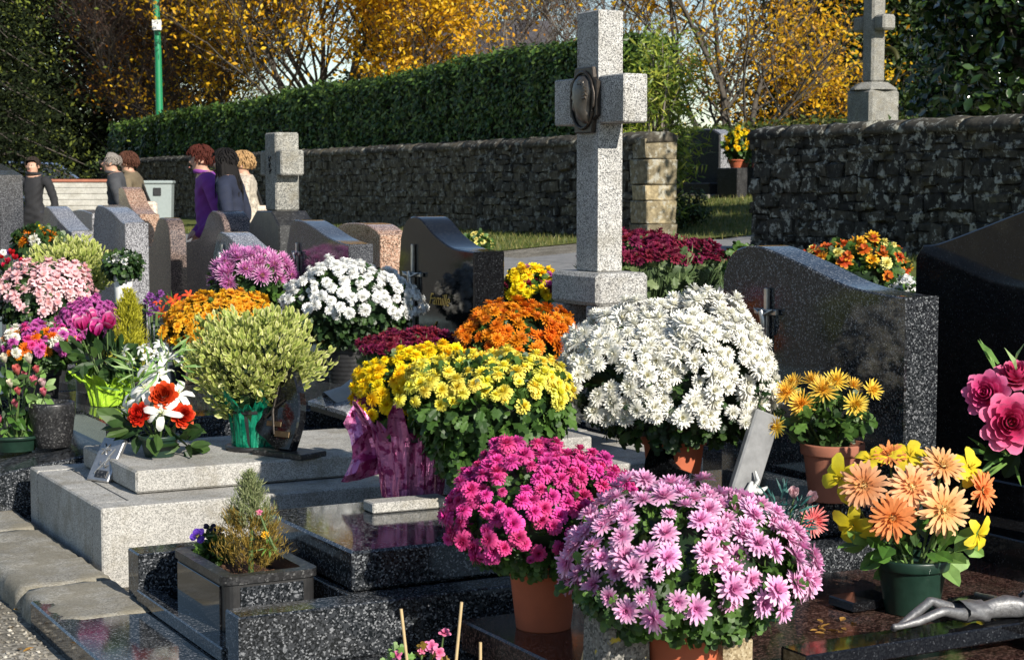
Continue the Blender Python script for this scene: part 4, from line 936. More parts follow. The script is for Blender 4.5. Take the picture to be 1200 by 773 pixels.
# ---------------------------------------------------------------- shrubs and conifers
def conifer(label, px, ytop, ybase, wpx, Y, zb, mats, n, name='conifer', root=None, cat='conifer', lean=.0, potmat=None):
    """narrow conifer: stem, and upright feathery sprays made of small scale leaves"""
    s = FPX / Y; c = far(px, ytop, Y); H = c.z - zb; R = wpx / 2 / s
    r0 = empty(name, (c.x, Y, zb), 0, label, cat) if root is None else root
    MB().tube([(0, 0, 0), (.004, 0, H * .5), (0, .004, H * .92)], [.010, .006, .002], 6).build('stem', M['stem'], r0)
    for k, mm in enumerate(mats):
        nn = n // len(mats); ns = nn // 14
        a = RNG.uniform(0, 6.2832, ns); u = RNG.uniform(.02, .98, ns) ** .85
        if len(mats) > 1: u = np.clip(u * .6 + (.42 if k == 1 else 0), 0, 1)
        env = R * np.minimum(1, u * 6 + .55) * (1 - u) ** .62 * RNG.uniform(.65, 1.12, ns)
        P = []; Yd = []; N = []
        for j in range(ns):
            d = np.array([math.cos(a[j]) * .42, math.sin(a[j]) * .42, 1.0]); L = H * .16 * (1.15 - .6 * u[j])
            b = np.array([math.cos(a[j]) * env[j] * .25, math.sin(a[j]) * env[j] * .25, u[j] * H * .9])
            tip = np.array([math.cos(a[j]) * env[j], math.sin(a[j]) * env[j], u[j] * H * .9 + L])
            for q in np.linspace(.2, 1, 14):
                P.append(b + (tip - b) * q + RNG.normal(0, .0035, 3)); Yd.append(d + RNG.normal(0, .38, 3)); N.append(RNG.normal(0, 1, 3))
        leafset('foliage', np.array(P), np.array(N), RNG.uniform(.7, 1.3, len(P)) * max(.018, H * .055), M[mm], r0, (BLADE, BLADEF), Y=np.array(Yd))
    return r0
r = conifer('feathery golden conifer behind the cyclamen in lime wrapping', 150, 336, 450, 62, 8.75, .43, ['conifer'], 5200)
pot(r, 'round', .07, .07, M['blackplastic'])
M['vari'] = leafmat('variegated_leaf', (.16, .24, .035), (.48, .52, .13), .3, .5, (.78, .75, .40), 30)
def vari_shrub(label, px, ytop, ybot, wpx, Y, zb, n, leaf, zc_frac=.5, name='variegated_shrub'):
    s = FPX / Y; c = far(px, (ytop + ybot) / 2, Y); H = (ybot - ytop) / 2 / s; R = wpx / 2 / s; zc = c.z - zb
    root = empty(name, (c.x, Y, zb), 0, label, 'shrub')
    D = rnd_dirs(n); lump = 1 + .20 * np.sin(D[:, 0] * 6 + px) * np.cos(D[:, 2] * 5) + .14 * np.sin(D[:, 1] * 9 + D[:, 2] * 4)
    u = RNG.uniform(.55, 1.0, n); P = D * np.array([R, R, H]) * (u * lump)[:, None] + np.array([0, 0, zc])
    low = P[:, 2] < zc; P[low, :2] *= (1 - .45 * (zc - P[low, 2]) / H)[:, None]
    Yd = D * np.array([.8, .8, .5]) + np.array([0, 0, .75]) + RNG.normal(0, .35, (n, 3))
    lt = np.array([.1, .75, .85, .8, .7, .8, .85, .75, .0]); leafset('foliage', P, D + RNG.normal(0, .6, (n, 3)), RNG.uniform(.7, 1.25, n) * leaf, M['vari'], root, (OVAL, OVALF), Y=Yd, t=np.clip(lt[None, :] + RNG.normal(0, .15, (n, 1)), 0, 1))
    mb = MB(); rs = random.Random(3)
    for k in range(14):
        d = rnd_dirs(1)[0]; mb.tube([(0, 0, .06), (d[0] * R * .4, d[1] * R * .4, zc * .8), (d[0] * R * .75, d[1] * R * .75, zc + abs(d[2]) * H * .7)], [.006, .004, .002], 5)
    o = mb.build('branches', M['stem'], root); b = MB(); b.lathe([(R * .25, .05), (R * .45, zc - H * .5), (R * .62, zc), (R * .45, zc + H * .5), (.001, zc + H * .62)], 12, wob=lambda a, k: .12 * math.sin(3 * a + k)); b.build('inner_foliage', M['mumdark'], root)
    return root, R, zc, s
def foil(name, r, h, flare, mat, root, seed, amp=.10, n=72, lobes=7, y0=.78):
    """crumpled foil round a pot: tight below, ruffled collar above"""
    rs = random.Random(seed); ph = [rs.uniform(0, 6.28) for _ in range(6)]; prof = [(.80, 0), (.83, .12), (.86, .3), (.90, .5), (.94, .7), (.97, .82), (1.12, .92), (1.32, 1.0), (1.5, 1.06)]
    mb = MB(); V = []; F = []
    for k, (q, z) in enumerate(prof):
        cr = .035 + .04 * z + (amp if k > 5 else 0) * (k - 5) / 2.2
        for i in range(n):
            a = 6.2832 * i / n
            w = cr * (math.sin(lobes * a + ph[0]) + .7 * math.sin((lobes * 2 + 1) * a + ph[1] + k * .4) + .45 * math.sin(23 * a + ph[2] + k))
            q2 = 1 + (q - 1) * (flare if q > 1 else 1) + w
            V.append((r * q2 * math.cos(a), r * q2 * math.sin(a), h * (z + (w * .9 if k > 5 else 0) + rs.uniform(-.006, .006))))
    for k in range(len(prof) - 1):
        for i in range(n): F.append((k * n + i, k * n + (i + 1) % n, (k + 1) * n + (i + 1) % n, (k + 1) * n + i))
    mb.add(V, F); mb.add(V[:n], [tuple(range(n))]); return mb.build(name, mat, root)
def foilmat(name, c1, c2, metal=.55, rough=.22):
    m, nt, b, o = new_mat(name); co = coords(nt); n = noise(nt, 26, 3, .6, co); r = ramp(nt, [(.42, c1), (.5, c2)]); nt.links.new(n.outputs[0], r.inputs[0])
    nt.links.new(r.outputs[0], b.inputs['Base Color']); b.inputs['Metallic'].default_value = metal; b.inputs['Roughness'].default_value = rough
    n2 = noise(nt, 40, 4, .6, co); bump(nt, n2.outputs[0], b, .35, .01); return m
M['pinkfoil'] = foilmat('pink_foil', (.30, .03, .15), (.66, .22, .44), .55, .22)
M['limefoil'] = foilmat('lime_wrap', (.26, .46, .02), (.36, .58, .04), .1, .25)
M['greenfoil'] = foilmat('emerald_foil', (.0, .12, .07), (.01, .26, .15), .45, .18)
r, R, zc, s = vari_shrub('variegated cream-green shrub in emerald foil on the light grey tomb', 297, 366, 492, 152, 7.2, .388, 5200, .032)
foil('foil_wrap', .105, .20, 1.0, M['greenfoil'], r, 5, .08); pot(r, 'round', .10, .19, M['blackplastic'])
MB().lathe([(.001, .0), (.115, 0), (.12, .018), (.11, .02), (.001, .012)], 20).build('saucer', M['blackplastic'], r)
r, R, zc, s = vari_shrub('dense pale variegated bush on the dark tomb behind the pale pink flowers', 86, 282, 356, 100, 12.0, .38, 3600, .042)
pot(r, 'round', .14, .16, M['blackplastic'])
# pink foil round the golden chrysanthemum
root = [o for o in COL.objects if o.name.startswith('wrapped_chrysanthemum') and o.parent is None][0]
fw = foil('foil_wrap', .13, .27, .95, M['pinkfoil'], root, 8, .10); fw.location = (-.055, -.10, 0); pot(root, 'round', .115, .25, M['blackplastic']).location = (-.055, -.10, 0)
mb = MB(); rs = random.Random(2); V = []; F = []                     # the loose gathered tail of foil on one side
for i in range(15):
    u = i / 14
    for j in range(9):
        v = j / 8; wv = math.sin(v * 13 + u * 3) * .022 + rs.uniform(-.008, .008)
        V.append((-.11 - .19 * u + .04 * math.sin(v * 3), -.11 + .03 * math.sin(u * 5) + wv + .05 * (v - .5), .17 + .12 * math.sin(u * 2.6) * (v - .1) * 1.4 + (v - .5) * .15 * (1 - .25 * u) - .05 * u))
F = [(i * 9 + j, i * 9 + j + 1, (i + 1) * 9 + j + 1, (i + 1) * 9 + j) for i in range(14) for j in range(8)]
mb.add(V, F); mb.build('foil_tail', M['pinkfoil'], root)

# ---------------------------------------------------------------- bouquets of single flowers
def stems_to(root, pts, z0, mat, r=.004, spread=.25):
    mb = MB()
    for p in pts:
        p = Vector(p); mb.tube([(p.x * spread, p.y * spread, z0), (p.x * .7, p.y * .7, z0 + (p.z - z0) * .55), p], [r * 1.2, r, r * .8], 5)
    o = mb.build('stems', mat, root); return o
def vloc(root, px, py, dy=0.0):
    """point in a thing's own frame seen at a pixel, dy metres nearer (-) or farther (+) than the thing"""
    p = far(px, py, root.location.y + dy); return np.array(p - root.location)
def bouquet(label, base, name, spec, leafspec, potspec, cat='flowers', look=(.1, -.85, .35)):
    """spec: (key, px, py, diameter px, dy, (nx,ny,nz)) for every flower"""
    root = empty(name, base, 0, label, cat); s = FPX / base.y; hp = .12
    if potspec: k, r, h, m = potspec; pot(root, k, r, h, M[m], .74); hp = h
    pts = []
    for (key, px, py, d, dy, nv) in spec:
        p = vloc(root, px, py, dy); nv = np.array(nv if nv else look, float); place_flowers(root, key, [p], [nv], d / s)
        pts.append(p - nv / np.linalg.norm(nv) * .01)
    stems_to(root, pts, hp * .85, M['stem'])
    for (n, px, py, rx, ry, ln, mat, tm) in leafspec:
        c = vloc(root, px, py); D = rnd_dirs(n); P = c + D * np.array([rx / s, rx / s * .8, ry / s]) * RNG.uniform(.4, 1, (n, 1))
        Yd = D + np.array([0, -.1, .1]) + RNG.normal(0, .4, (n, 3))
        leafset('foliage', P, np.array([.1, -.8, .5]) + RNG.normal(0, .55, (n, 3)), RNG.uniform(.7, 1.2, n) * ln, M[mat], root, tm, Y=Yd)
    return root
OV = (OVAL, OVALF); BL = (BLADE, BLADEF); ML = (MLEAF, MLEAFF)
# gerberas
b = at(1068, 716, .2); b.z = .2
bouquet('bowl of peach gerberas and yellow silk lilies on the brown tomb', b, 'flower_bowl',
    [('gerbera', 1012, 568, 60, -.05, (-.25, -.9, .25)), ('gerbera', 1069, 570, 62, -.06, (0, -.85, .5)), ('gerberadeep', 1046, 607, 60, -.10, (-.1, -.95, -.05)), ('gerbera', 1106, 597, 66, -.11, (.12, -.95, .2)),
     ('gerbera', 1105, 545, 58, -.02, (.2, -.6, .75)), ('gerberadeep', 1152, 575, 56, -.02, (.75, -.6, .2)), ('gerberadeep', 1042, 532, 44, .05, (-.1, -.5, .85)),
     ('silkyellow', 986, 560, 62, .0, (-.6, -.8, .1)), ('silkyellow', 1000, 615, 58, -.03, (-.45, -.85, -.2)), ('silkyellow', 1066, 534, 56, .05, (.1, -.5, .8)), ('silkyellow', 1136, 548, 56, .02, (.4, -.7, .6)), ('silkyellow', 1146, 626, 52, -.02, (.6, -.75, -.1)), ('silkyellow', 1020, 538, 50, .05, (-.3, -.5, .8))],
    [(46, 1070, 636, 70, 26, .085, 'silkleaf', OV), (14, 1090, 652, 40, 12, .095, 'limeleaf', OV), (24, 1070, 610, 40, 24, .07, 'mumdark', OV)], ('round', .105, .165, 'greenplastic'))
# golden spider mums
b = Vector((far(975, 560, 6.1).x, 6.1, .372))
bouquet('golden spider chrysanthemums in a terracotta pot before the broad dark headstone', b, 'flower_pot',
    [('spidergold', x, y, d, dy, nv) for x, y, d, dy, nv in [(922, 460, 36, 0, (-.4, -.7, .6)), (940, 473, 38, -.04, (-.2, -.9, .3)), (965, 457, 40, -.03, (0, -.7, .7)), (980, 447, 36, .03, (.1, -.5, .8)), (1002, 474, 36, -.04, (.2, -.95, .2)), (909, 499, 30, -.06, (-.6, -.8, .1)), (1022, 457, 30, .02, (.5, -.7, .5)), (952, 446, 30, .05, (-.1, -.3, .9)), (1000, 452, 28, .06, (.3, -.3, .9)), (930, 448, 28, .06, (-.3, -.3, .9))]],
    [(90, 968, 490, 50, 20, .07, 'mumleaf', ML), (60, 970, 505, 42, 12, .06, 'mumdark', ML)], ('round', .105, .20, 'terradull'))
# roses
b = at(1243, 690, .2) ; b = b + Vector((.03, .09, 0)); b.z = .62
bouquet('bouquet of deep pink silk roses on the red granite stand', b, 'rose_bouquet',
    [('pinkrose', 1158, 463, 56, -.05, (-.5, -.8, .3)), ('pinkrose', 1182, 496, 70, -.12, (-.1, -.95, .2)), ('pinkrose', 1190, 446, 54, .0, (-.1, -.5, .8)), ('pinkrose', 1228, 470, 64, -.05, (.2, -.8, .5)), ('pinkrose', 1236, 515, 60, -.08, (.3, -.9, .1))],
    [(34, 1190, 530, 50, 26, .10, 'silkleaf', BL), (16, 1200, 460, 50, 46, .12, 'limeleaf', BL), (20, 1200, 520, 40, 20, .10, 'mumdark', OV)], ('round', .07, .08, 'greenplastic'))
# fir twigs with buds
b = at(905, 722, .2)
bouquet('small wreath arrangement of blue fir twigs with blush buds and a coral flower', b, 'flower_bowl',
    [('blushbud', 930, 582, 40, .02, (-.1, -.7, .6)), ('blushbud', 947, 588, 42, .01, (.2, -.7, .6)), ('coral', 953, 610, 42, .06, (.3, -.95, .1)), ('creambud', 914, 600, 16, .1, (-.2, -.6, .7))],
    [(160, 915, 615, 34, 46, .05, 'pinegreen', BL), (60, 905, 680, 30, 30, .06, 'mumdark', ML)], ('round', .085, .12, 'greenplastic'))
# red and white
b = at(187, 534, .388)
bouquet('bowl of white lilies and red roses on the light grey tomb', b, 'flower_bowl',
    [('redrose', 192, 464, 34, -.06, (.1, -.9, .4)), ('redrose', 165, 486, 30, -.06, (-.35, -.9, .3)), ('redrose', 213, 487, 30, -.04, (.5, -.8, .2)), ('lily', 190, 484, 48, -.09, (.1, -.95, .3)), ('lily', 172, 456, 50, .0, (-.3, -.7, .6)), ('lily', 160, 470, 46, .03, (-.7, -.6, .4)), ('lily', 208, 462, 48, .02, (.4, -.7, .6)), ('lily', 187, 440, 46, .04, (0, -.4, .9)), ('lily', 196, 420, 44, .06, (.2, -.3, .9)), ('lily', 176, 430, 40, .06, (-.3, -.3, .9)), ('lily', 148, 478, 36, .02, (-.8, -.5, .2))],
    [(26, 185, 500, 44, 14, .11, 'mumdark', OV), (30, 195, 425, 24, 26, .09, 'limeleaf', BL), (12, 216, 520, 10, 14, .10, 'mumdark', OV)], ('round', .078, .085, 'greenplastic'))
# lily-like white bells between
# tulips and rosebuds
b = at(18, 527, .30)
bouquet('artificial pink and cream rosebuds among green leaves beside the granite urn', b, 'flower_bowl',
    [(k, x, y, d * 1.4, dy, None) for k, x, y, d, dy in [('creambud', 6, 424, 20, 0), ('creambud', 35, 425, 22, 0), ('salmonbud', 21, 438, 22, -.03), ('salmonbud', 44, 437, 18, .02), ('pinkbud', 41, 450, 20, -.03), ('creambud', 13, 453, 18, -.05), ('blushbud', 51, 453, 20, -.02), ('salmonbud', 22, 462, 17, -.07), ('pinkbud', 19, 477, 18, -.08), ('pinkbud', 52, 463, 18, -.04), ('pinkbud', 0, 494, 16, -.08), ('salmonbud', -6, 445, 20, 0), ('pinkbud', 30, 442, 16, .04)]],
    [(70, 12, 480, 30, 36, .07, 'silkleaf', OV), (30, 35, 455, 24, 20, .06, 'limeleaf', OV), (40, 12, 460, 40, 40, .06, 'mumdark', OV)], ('round', .115, .07, 'greenplastic'), look=(0, -.6, .75))
# cyclamen in lime wrapping
b = at(128, 474, .432)
r = bouquet('deep pink cyclamen with marbled leaves in lime green wrapping', b, 'cyclamen_pot',
    [('cyclamen', 98, 386, 42, -.03, (-.2, -.5, .8)), ('cyclamen', 114, 392, 44, -.05, (0, -.6, .8)), ('cyclamen', 126, 384, 42, -.03, (.3, -.5, .8)), ('cyclamen', 108, 378, 36, .02, (0, -.3, .9)), ('cyclamen', 96, 398, 18, -.06, (-.3, -.8, .3))],
    [(70, 115, 420, 40, 18, .085, 'mumdark', OV), (20, 150, 425, 18, 12, .08, 'mumdark', OV)], None, cat='potted flowers')
foil('foil_wrap', .105, .13, 1.1, M['limefoil'], r, 3, .10)
b2 = at(160, 478, .432)
bouquet('spray of white bell flowers with pale leaves behind the red roses', b2, 'flower_spray',
    [('lily', x, y, d, dy, nv) for x, y, d, dy, nv in [(146, 412, 20, 0, (-.7, -.5, .3)), (152, 424, 18, 0, (-.7, -.6, .0)), (166, 408, 20, 0, (-.2, -.5, .7)), (180, 412, 22, 0, (.5, -.5, .5)), (172, 420, 18, -.03, (.3, -.8, .1)), (188, 405, 22, .02, (.6, -.4, .6))]],
    [(36, 165, 440, 22, 34, .10, 'limeleaf', BL), (14, 150, 455, 16, 14, .09, 'silkleaf', BL)], ('round', .04, .06, 'greenplastic'))
# far red cyclamen, red and violet sprays
b = Vector((far(10, 330, 11.2).x, 11.2, .33))
bouquet('scarlet cyclamen at the edge behind the pale pink chrysanthemum', b, 'cyclamen_pot',
    [('redcyclamen', x, y, 15, 0, (0, -.5, .8)) for x, y in [(2, 303), (10, 308), (18, 304), (26, 308), (6, 314), (14, 298), (22, 314)]] + [('whitepompon', 4, 296, 9, 0, None), ('violet', 11, 295, 8, 0, None)], [(60, 12, 330, 18, 14, .07, 'mumdark', OV)], ('round', .1, .12, 'blackplastic'), cat='potted flowers')
b = Vector((far(208, 400, 9.9).x, 9.9, .36))
bouquet('spray of scarlet silk lilies left of the amber chrysanthemum', b, 'flower_spray',
    [('redlily', 204, 352, 24, 0, (-.2, -.8, .4)), ('redlily', 222, 346, 18, 0, (.3, -.6, .6)), ('redlily', 190, 366, 18, 0, (-.4, -.8, .1)), ('redlily', 212, 356, 18, -.02, None)], [(24, 204, 366, 14, 18, .07, 'silkleaf', BL)], ('round', .05, .1, 'blackplastic'))
b = Vector((far(180, 400, 10.2).x, 10.2, .36))
bouquet('spray of dark violet flowers beside the speckled headstone', b, 'flower_spray',
    [('violet', x, y, 10, 0, None) for x, y in [(176, 346), (183, 350), (178, 356), (188, 344), (172, 352), (184, 362), (176, 366)]] + [('redlily', 185, 353, 12, 0, None)], [(24, 180, 366, 12, 22, .06, 'mumdark', BL)], ('round', .05, .1, 'blackplastic'))
# geranium and canes at the front
b = Vector((far(500, 790, 4.55).x, 4.55, 0.0))
bouquet('straggly pink geranium among canes in front of the dark tomb', b, 'geranium',
    [('geranium', 521, 741, 16, 0, (.2, -.5, .8)), ('geranium', 505, 757, 18, 0, (-.1, -.8, .5)), ('geranium', 514, 764, 18, -.02, (.2, -.8, .4)), ('geranium', 465, 767, 16, 0, (-.2, -.7, .6)), ('geranium', 494, 762, 10, 0, None)],
    [(24, 465, 772, 16, 8, .03, 'limeleaf', ML), (14, 505, 770, 16, 10, .03, 'conifer2', ML)], None, cat='plant')
M['cane'] = plain('bamboo_cane', (.46, .34, .18), .6, var=.15)
for k, (x0, y0, x1, y1, lab) in enumerate(((470, 713, 480, 800, 'thin bamboo cane left of the geranium before the dark tomb'), (541, 705, 532, 800, 'thin bamboo cane leaning between geranium and brown tomb'), (563, 752, 563, 800, 'short bamboo cane stub by the corner of the brown tomb'), (689, 747, 676, 800, 'slanting bamboo cane beside the lichen stained stone block'))):
    Y = 4.5; p0 = far(x0, y0, Y); p1 = far(x1, y1, Y); d = (p1 - p0).normalized(); p2 = p0 + d * ((p0.z + .03) / -d.z)
    o = MB().tube([p0 - p2, (p0 - p2) * .5, (0, 0, 0)], .0042, 7).build('bamboo_cane', M['cane'], None, p2); tag(o, lab, 'cane')

# ---------------------------------------------------------------- granite planter with its plants
pl = empty('planter', LW(1.70, 4.965, .092), ANG, 'black granite planter with rounded corners at the foot of the dark tomb', 'planter')
def rrect(x0, x1, y0, y1, r, n=5):
    out = []
    for cx, cy, a0 in ((x1 - r, y1 - r, 0), (x0 + r, y1 - r, 90), (x0 + r, y0 + r, 180), (x1 - r, y0 + r, 270)):
        for i in range(n + 1): a = R_(a0 + 90 * i / n); out.append((cx + r * math.cos(a), cy + r * math.sin(a)))
    return out
def ringwall(mb, po, pi, z0, z1):
    n = len(po); V = [(x, y, z) for z in (z0, z1) for x, y in po] + [(x, y, z) for z in (z0, z1) for x, y in pi]; F = []
    for i in range(n):
        j = (i + 1) % n; F += [(i, j, n + j, n + i), (2 * n + j, 2 * n + i, 3 * n + i, 3 * n + j), (n + i, n + j, 3 * n + j, 3 * n + i), (j, i, 2 * n + i, 2 * n + j)]
    mb.add(V, F); return mb
ringwall(MB(), rrect(0, .29, 0, .49, .035), rrect(.03, .26, .03, .46, .02), 0, .185).build('box', M['blackplastic'], pl)
ringwall(MB(), rrect(-.008, .298, -.008, .498, .04), rrect(.035, .255, .035, .455, .02), .186, .21).build('rim', M['blackmat'], pl)
MB().box(-.006, -.0005, .04, .45, .012, .176, .002).build('panel', M['black'], pl)
MB().box(.045, .245, -.006, -.0005, .012, .176, .002).build('panel', M['pearl'], pl)
mb = MB(); N_ = 14; V = [(.03 + .23 * i / N_, .03 + .43 * j / N_, .155 + random.uniform(-.008, .012)) for j in range(N_ + 1) for i in range(N_ + 1)]
mb.add(V, [(j * 15 + i, j * 15 + i + 1, (j + 1) * 15 + i + 1, (j + 1) * 15 + i) for j in range(N_) for i in range(N_)]); mb.build('soil', M['soil'], pl)
p = pl.matrix_basis @ Vector((0, 0, 0)); pp = LW(1.70 + .15, 4.965 + .20, .245)
r = empty('conifer', pp, 0, 'small russet and grey-green conifer growing in the black granite planter', 'conifer'); Yp = pp.y
pxp = 600 + pp.x / pp.y * FPX
conifer('', pxp, 552, 0, 100, Yp, pp.z, ['conifer2', 'conifer3'], 7600, root=r)
pp = LW(1.70 + .14, 4.965 + .40, .245)
bouquet('violet pansies in the black granite planter', pp, 'pansies', [('pansy', 232, 628, 22, -.02, (-.3, -.85, .4)), ('darkpansy', 246, 618, 17, .02, (0, -.5, .8)), ('darkpansy', 256, 622, 14, .0, (.2, -.6, .7))], [(70, 250, 645, 16, 12, .045, 'mumleaf', OV), (14, 240, 640, 18, 12, .03, 'mumdark', OV)], None, cat='plant')
pp = LW(1.70 + .21, 4.965 + .10, .245)
bouquet('tiny orange flower beside the small conifer in the planter', pp, 'pansies', [('amber', 311, 626, 11, 0, (.2, -.8, .5)), ('geranium', 304, 600, 8, 0, None)], [(20, 315, 640, 10, 7, .035, 'silkleaf', BL)], None, cat='plant')

# ---------------------------------------------------------------- plaques, urn and other memorial pieces
u = empty('urn', at(62, 523, .315), 0, 'round black speckled granite urn on the dark sloping tomb', 'urn')
MB().lathe([(.001, 0), (.070, 0), (.074, .004), (.088, .06), (.096, .13), (.0965, .133)], 40).build('bowl', M['blackmat'], u)
MB().lathe([(.0985, .1335), (.101, .15), (.102, .19), (.1, .197), (.092, .199), (.086, .19), (.084, .16), (.001, .158)], 40).build('collar', M['blackmat'], u)
M['silver'] = plain('pewter', (.40, .40, .40), .30, .8, .2, 40, .1)
p = empty('plaque', at(113, 563, .303), ANG - .35, 'leaning silver grey plaque with flower relief on the light grey tomb', 'plaque')
p.rotation_euler = (0, .55, .95)
MB().box(0, .02, -.062, .062, 0, .185, .004).build('plate', M['silver'], p)
mb = MB(); mb.tube([(-.001, .03, .03), (-.002, .0, .08), (-.001, -.03, .14)], [.004, .004, .003], 6)
for k in range(6):
    a = k * 1.047; mb.tube([(-.001, .02, .135), (-.003, .02 + .018 * math.cos(a), .135 + .018 * math.sin(a)), (-.001, .02 + .028 * math.cos(a), .135 + .028 * math.sin(a))], [.003, .005, .002], 5)
for k, (y, z) in enumerate(((-.02, .09), (.025, .07), (-.03, .06))): mb.tube([(-.001, 0, .06 + .01 * k), (-.003, y * .6, z), (-.001, y, z + .012)], [.002, .005, .002], 5)
mb.build('relief', M['silver'], p)
MB().box(-.004, -.0005, -.045, .02, .015, .045, .001).build('nameplate', M['blackmat'], p)
p = empty('plaque', at(322, 534, .388), .95, 'black granite leaf-shaped plaque on a small base beside the emerald foil', 'plaque')
MB().box(-.03, .12, -.17, .10, 0, .022, .004).build('base', M['blackmat'], p)
lp = MB(); out = smooth_top([(0, .0), (.15, .10), (.35, .155), (.6, .16), (.8, .13), (1, .03)], 14)
left = [(.02 + q * 1.0, z * .33) for z, q in out]; right = [(-.06 - .07 * math.sin(z * 2.6) + .09 * z, z * .33) for z, q in out]
lp.extrude(left + right[::-1], 'x', -.02, .025, .006)
leaf_o = lp.build('leaf_plate', M['black'], p, (.03, -.01, .02), (0, .22, 0))
mb = MB(); mb.tube([(-.026, .03, .06), (-.03, .05, .15), (-.026, .04, .25)], [.004, .007, .003], 6); mb.tube([(-.026, .09, .12), (-.03, .05, .16), (-.026, .0, .2)], [.003, .005, .003], 6); mb.build('relief', M['bronzedark'], leaf_o)
MB().box(-.026, -.0205, -.05, .03, .05, .075, .002).build('nameplate', M['bronze'], leaf_o)
MB().box(-.026, -.0205, .0, .08, .09, .112, .002).build('nameplate', M['bronze'], leaf_o)
p = empty('book_plaque', at(392, 487, .432), ANG, 'low sloping book-shaped plaque with grey draped ribbon on the dark slab', 'plaque')
MB().extrude([(-.02, 0), (.20, 0), (.20, .085), (-.02, .02)], 'y', -.20, .24, .004).build('wedge', M['blackmat'], p)
for s in (-1, 1): MB().extrude([(-.035, .026), (.215, .102), (.215, .122), (-.035, .044)], 'y', .015 if s > 0 else -.22, .235 if s > 0 else .005, .004).build('page', M['salt'], p)
V = []; F = []
for i in range(20):
    u = i / 19
    for j in range(6): v = j / 5; V.append((.02 + .15 * v + .03 * math.sin(u * 7), -.24 + .48 * u, .075 + .055 * v + .022 * math.sin(u * 11 + v * 2)))
F = [(i * 6 + j, i * 6 + j + 1, (i + 1) * 6 + j + 1, (i + 1) * 6 + j) for i in range(19) for j in range(5)]
mb = MB(); mb.add(V, F, 0, True); mb.build('ribbon', plain('grey_ribbon', (.33, .32, .30), .6, var=.15), p)
p = empty('plaque', at(866, 592, .372), ANG, 'tilted grey slate plaque with pale dove relief in front of the broad headstone', 'plaque')
slate = plain('slate_grey', (.20, .205, .21), .55, var=.3, scale=18, bumps=.15)
pl_ = MB().box(-.055, .055, -.015, .015, 0, .32, .006).build('plate', slate, p, (0, 0, 0.012), (0, .36, 0))
dv = MB(); dv.tube([(.0, -.026, .03), (.02, -.034, .055), (.03, -.03, .085)], [.012, .016, .006], 7); dv.tube([(.02, -.03, .055), (.06, -.04, .05), (.095, -.03, .06)], [.010, .012, .004], 6); dv.tube([(.035, -.03, .05), (.05, -.035, .09), (.045, -.03, .12)], [.01, .009, .003], 6)
dv.build('dove', plain('pale_resin', (.55, .56, .55), .5), p)
p = empty('plaque', at(772, 583, .372), ANG + .2, 'glossy black wave-shaped plaque beside the white chrysanthemum pot', 'plaque')
MB().extrude([(-.13, .0), (.12, .0), (.13, .03), (.10, .07), (.105, .12), (.09, .165), (.0, .17), (-.02, .13), (-.06, .11), (-.13, .10)], 'x', 0, .03, .005).build('plate', M['black'], p, (0, 0, .004), (0, .25, 0))
# black cross with a grey figure, lying on the brown tomb
p = empty('lying_cross', at(966, 790, .204), ANG, 'black granite cross lying on the brown tomb with a grey metal figure', 'cross')
MB().box(-.10, 1.02, -.055, .055, .03, .075, .004).build('upright', M['black'], p)
for s in (-1, 1): MB().box(.65, .76, min(s * .056, s * .27), max(s * .056, s * .27), .032, .073, .004).build('arm', M['black'], p)
MB().box(.0, .06, -.04, .04, 0, .029).build('foot', M['blackmat'], p); MB().box(.72, .80, -.04, .04, 0, .029).build('foot', M['blackmat'], p)
def skin(name, pts, edges, mat, parent, sub=2, smooth=True, rootv=0, loc=(0, 0, 0), rot=(0, 0, 0), voxel=0.0):
    """one continuous surface grown round a skeleton: pts (x,y,z,rx,ry)"""
    me = bpy.data.meshes.new(name + '_skel'); me.from_pydata([q[:3] for q in pts], edges, [])
    ob = bpy.data.objects.new(name + '_skel', me); COL.objects.link(ob)
    md = ob.modifiers.new('s', 'SKIN'); md.use_smooth_shade = smooth
    for i, q in enumerate(pts): me.skin_vertices[0].data[i].radius = (q[3], q[4] if len(q) > 4 else q[3]); me.skin_vertices[0].data[i].use_root = (i == rootv)
    if sub: sm = ob.modifiers.new('d', 'SUBSURF'); sm.levels = sub; sm.render_levels = sub
    if voxel:
        rm = ob.modifiers.new('r', 'REMESH'); rm.mode = 'VOXEL'; rm.voxel_size = voxel; rm.use_smooth_shade = True
        sm = ob.modifiers.new('m', 'SMOOTH'); sm.factor = .5; sm.iterations = 4
    ev = ob.evaluated_get(bpy.context.evaluated_depsgraph_get()); m2 = bpy.data.meshes.new_from_object(ev); bpy.data.objects.remove(ob)
    m2.name = name; m2.materials.clear(); m2.materials.append(mat)
    return link(name, m2, parent, loc, rot)
fig = [(.50, 0, .108, .026, .040), (.45, .0, .112, .027, .040), (.395, .004, .106, .018, .028), (.345, .0, .104, .022, .034), (.27, .030, .118, .021), (.19, .034, .150, .016), (.185, .033, .146, .015), (.11, .020, .118, .015), (.045, .010, .094, .010), (.01, .006, .090, .011),
       (.265, -.026, .112, .021), (.18, -.030, .135, .016), (.10, -.014, .108, .014), (.04, -.004, .098, .010), (.005, .0, .098, .011),
       (.525, .062, .105, .016), (.545, .11, .098, .013), (.56, .155, .094, .011), (.575, .205, .088, .008), (.58, .235, .086, .010), (.525, -.062, .105, .016), (.545, -.11, .098, .013), (.56, -.155, .094, .011), (.575, -.205, .088, .008), (.58, -.235, .086, .010), (.545, .0, .115, .012), (.575, .012, .122, .022, .020), (.605, .018, .128, .022, .020)]
fig = [(.215 + q[0] * .86, q[1] * .95, .012 + q[2] * .88) + tuple(r_ * .88 for r_ in q[3:]) for q in fig]
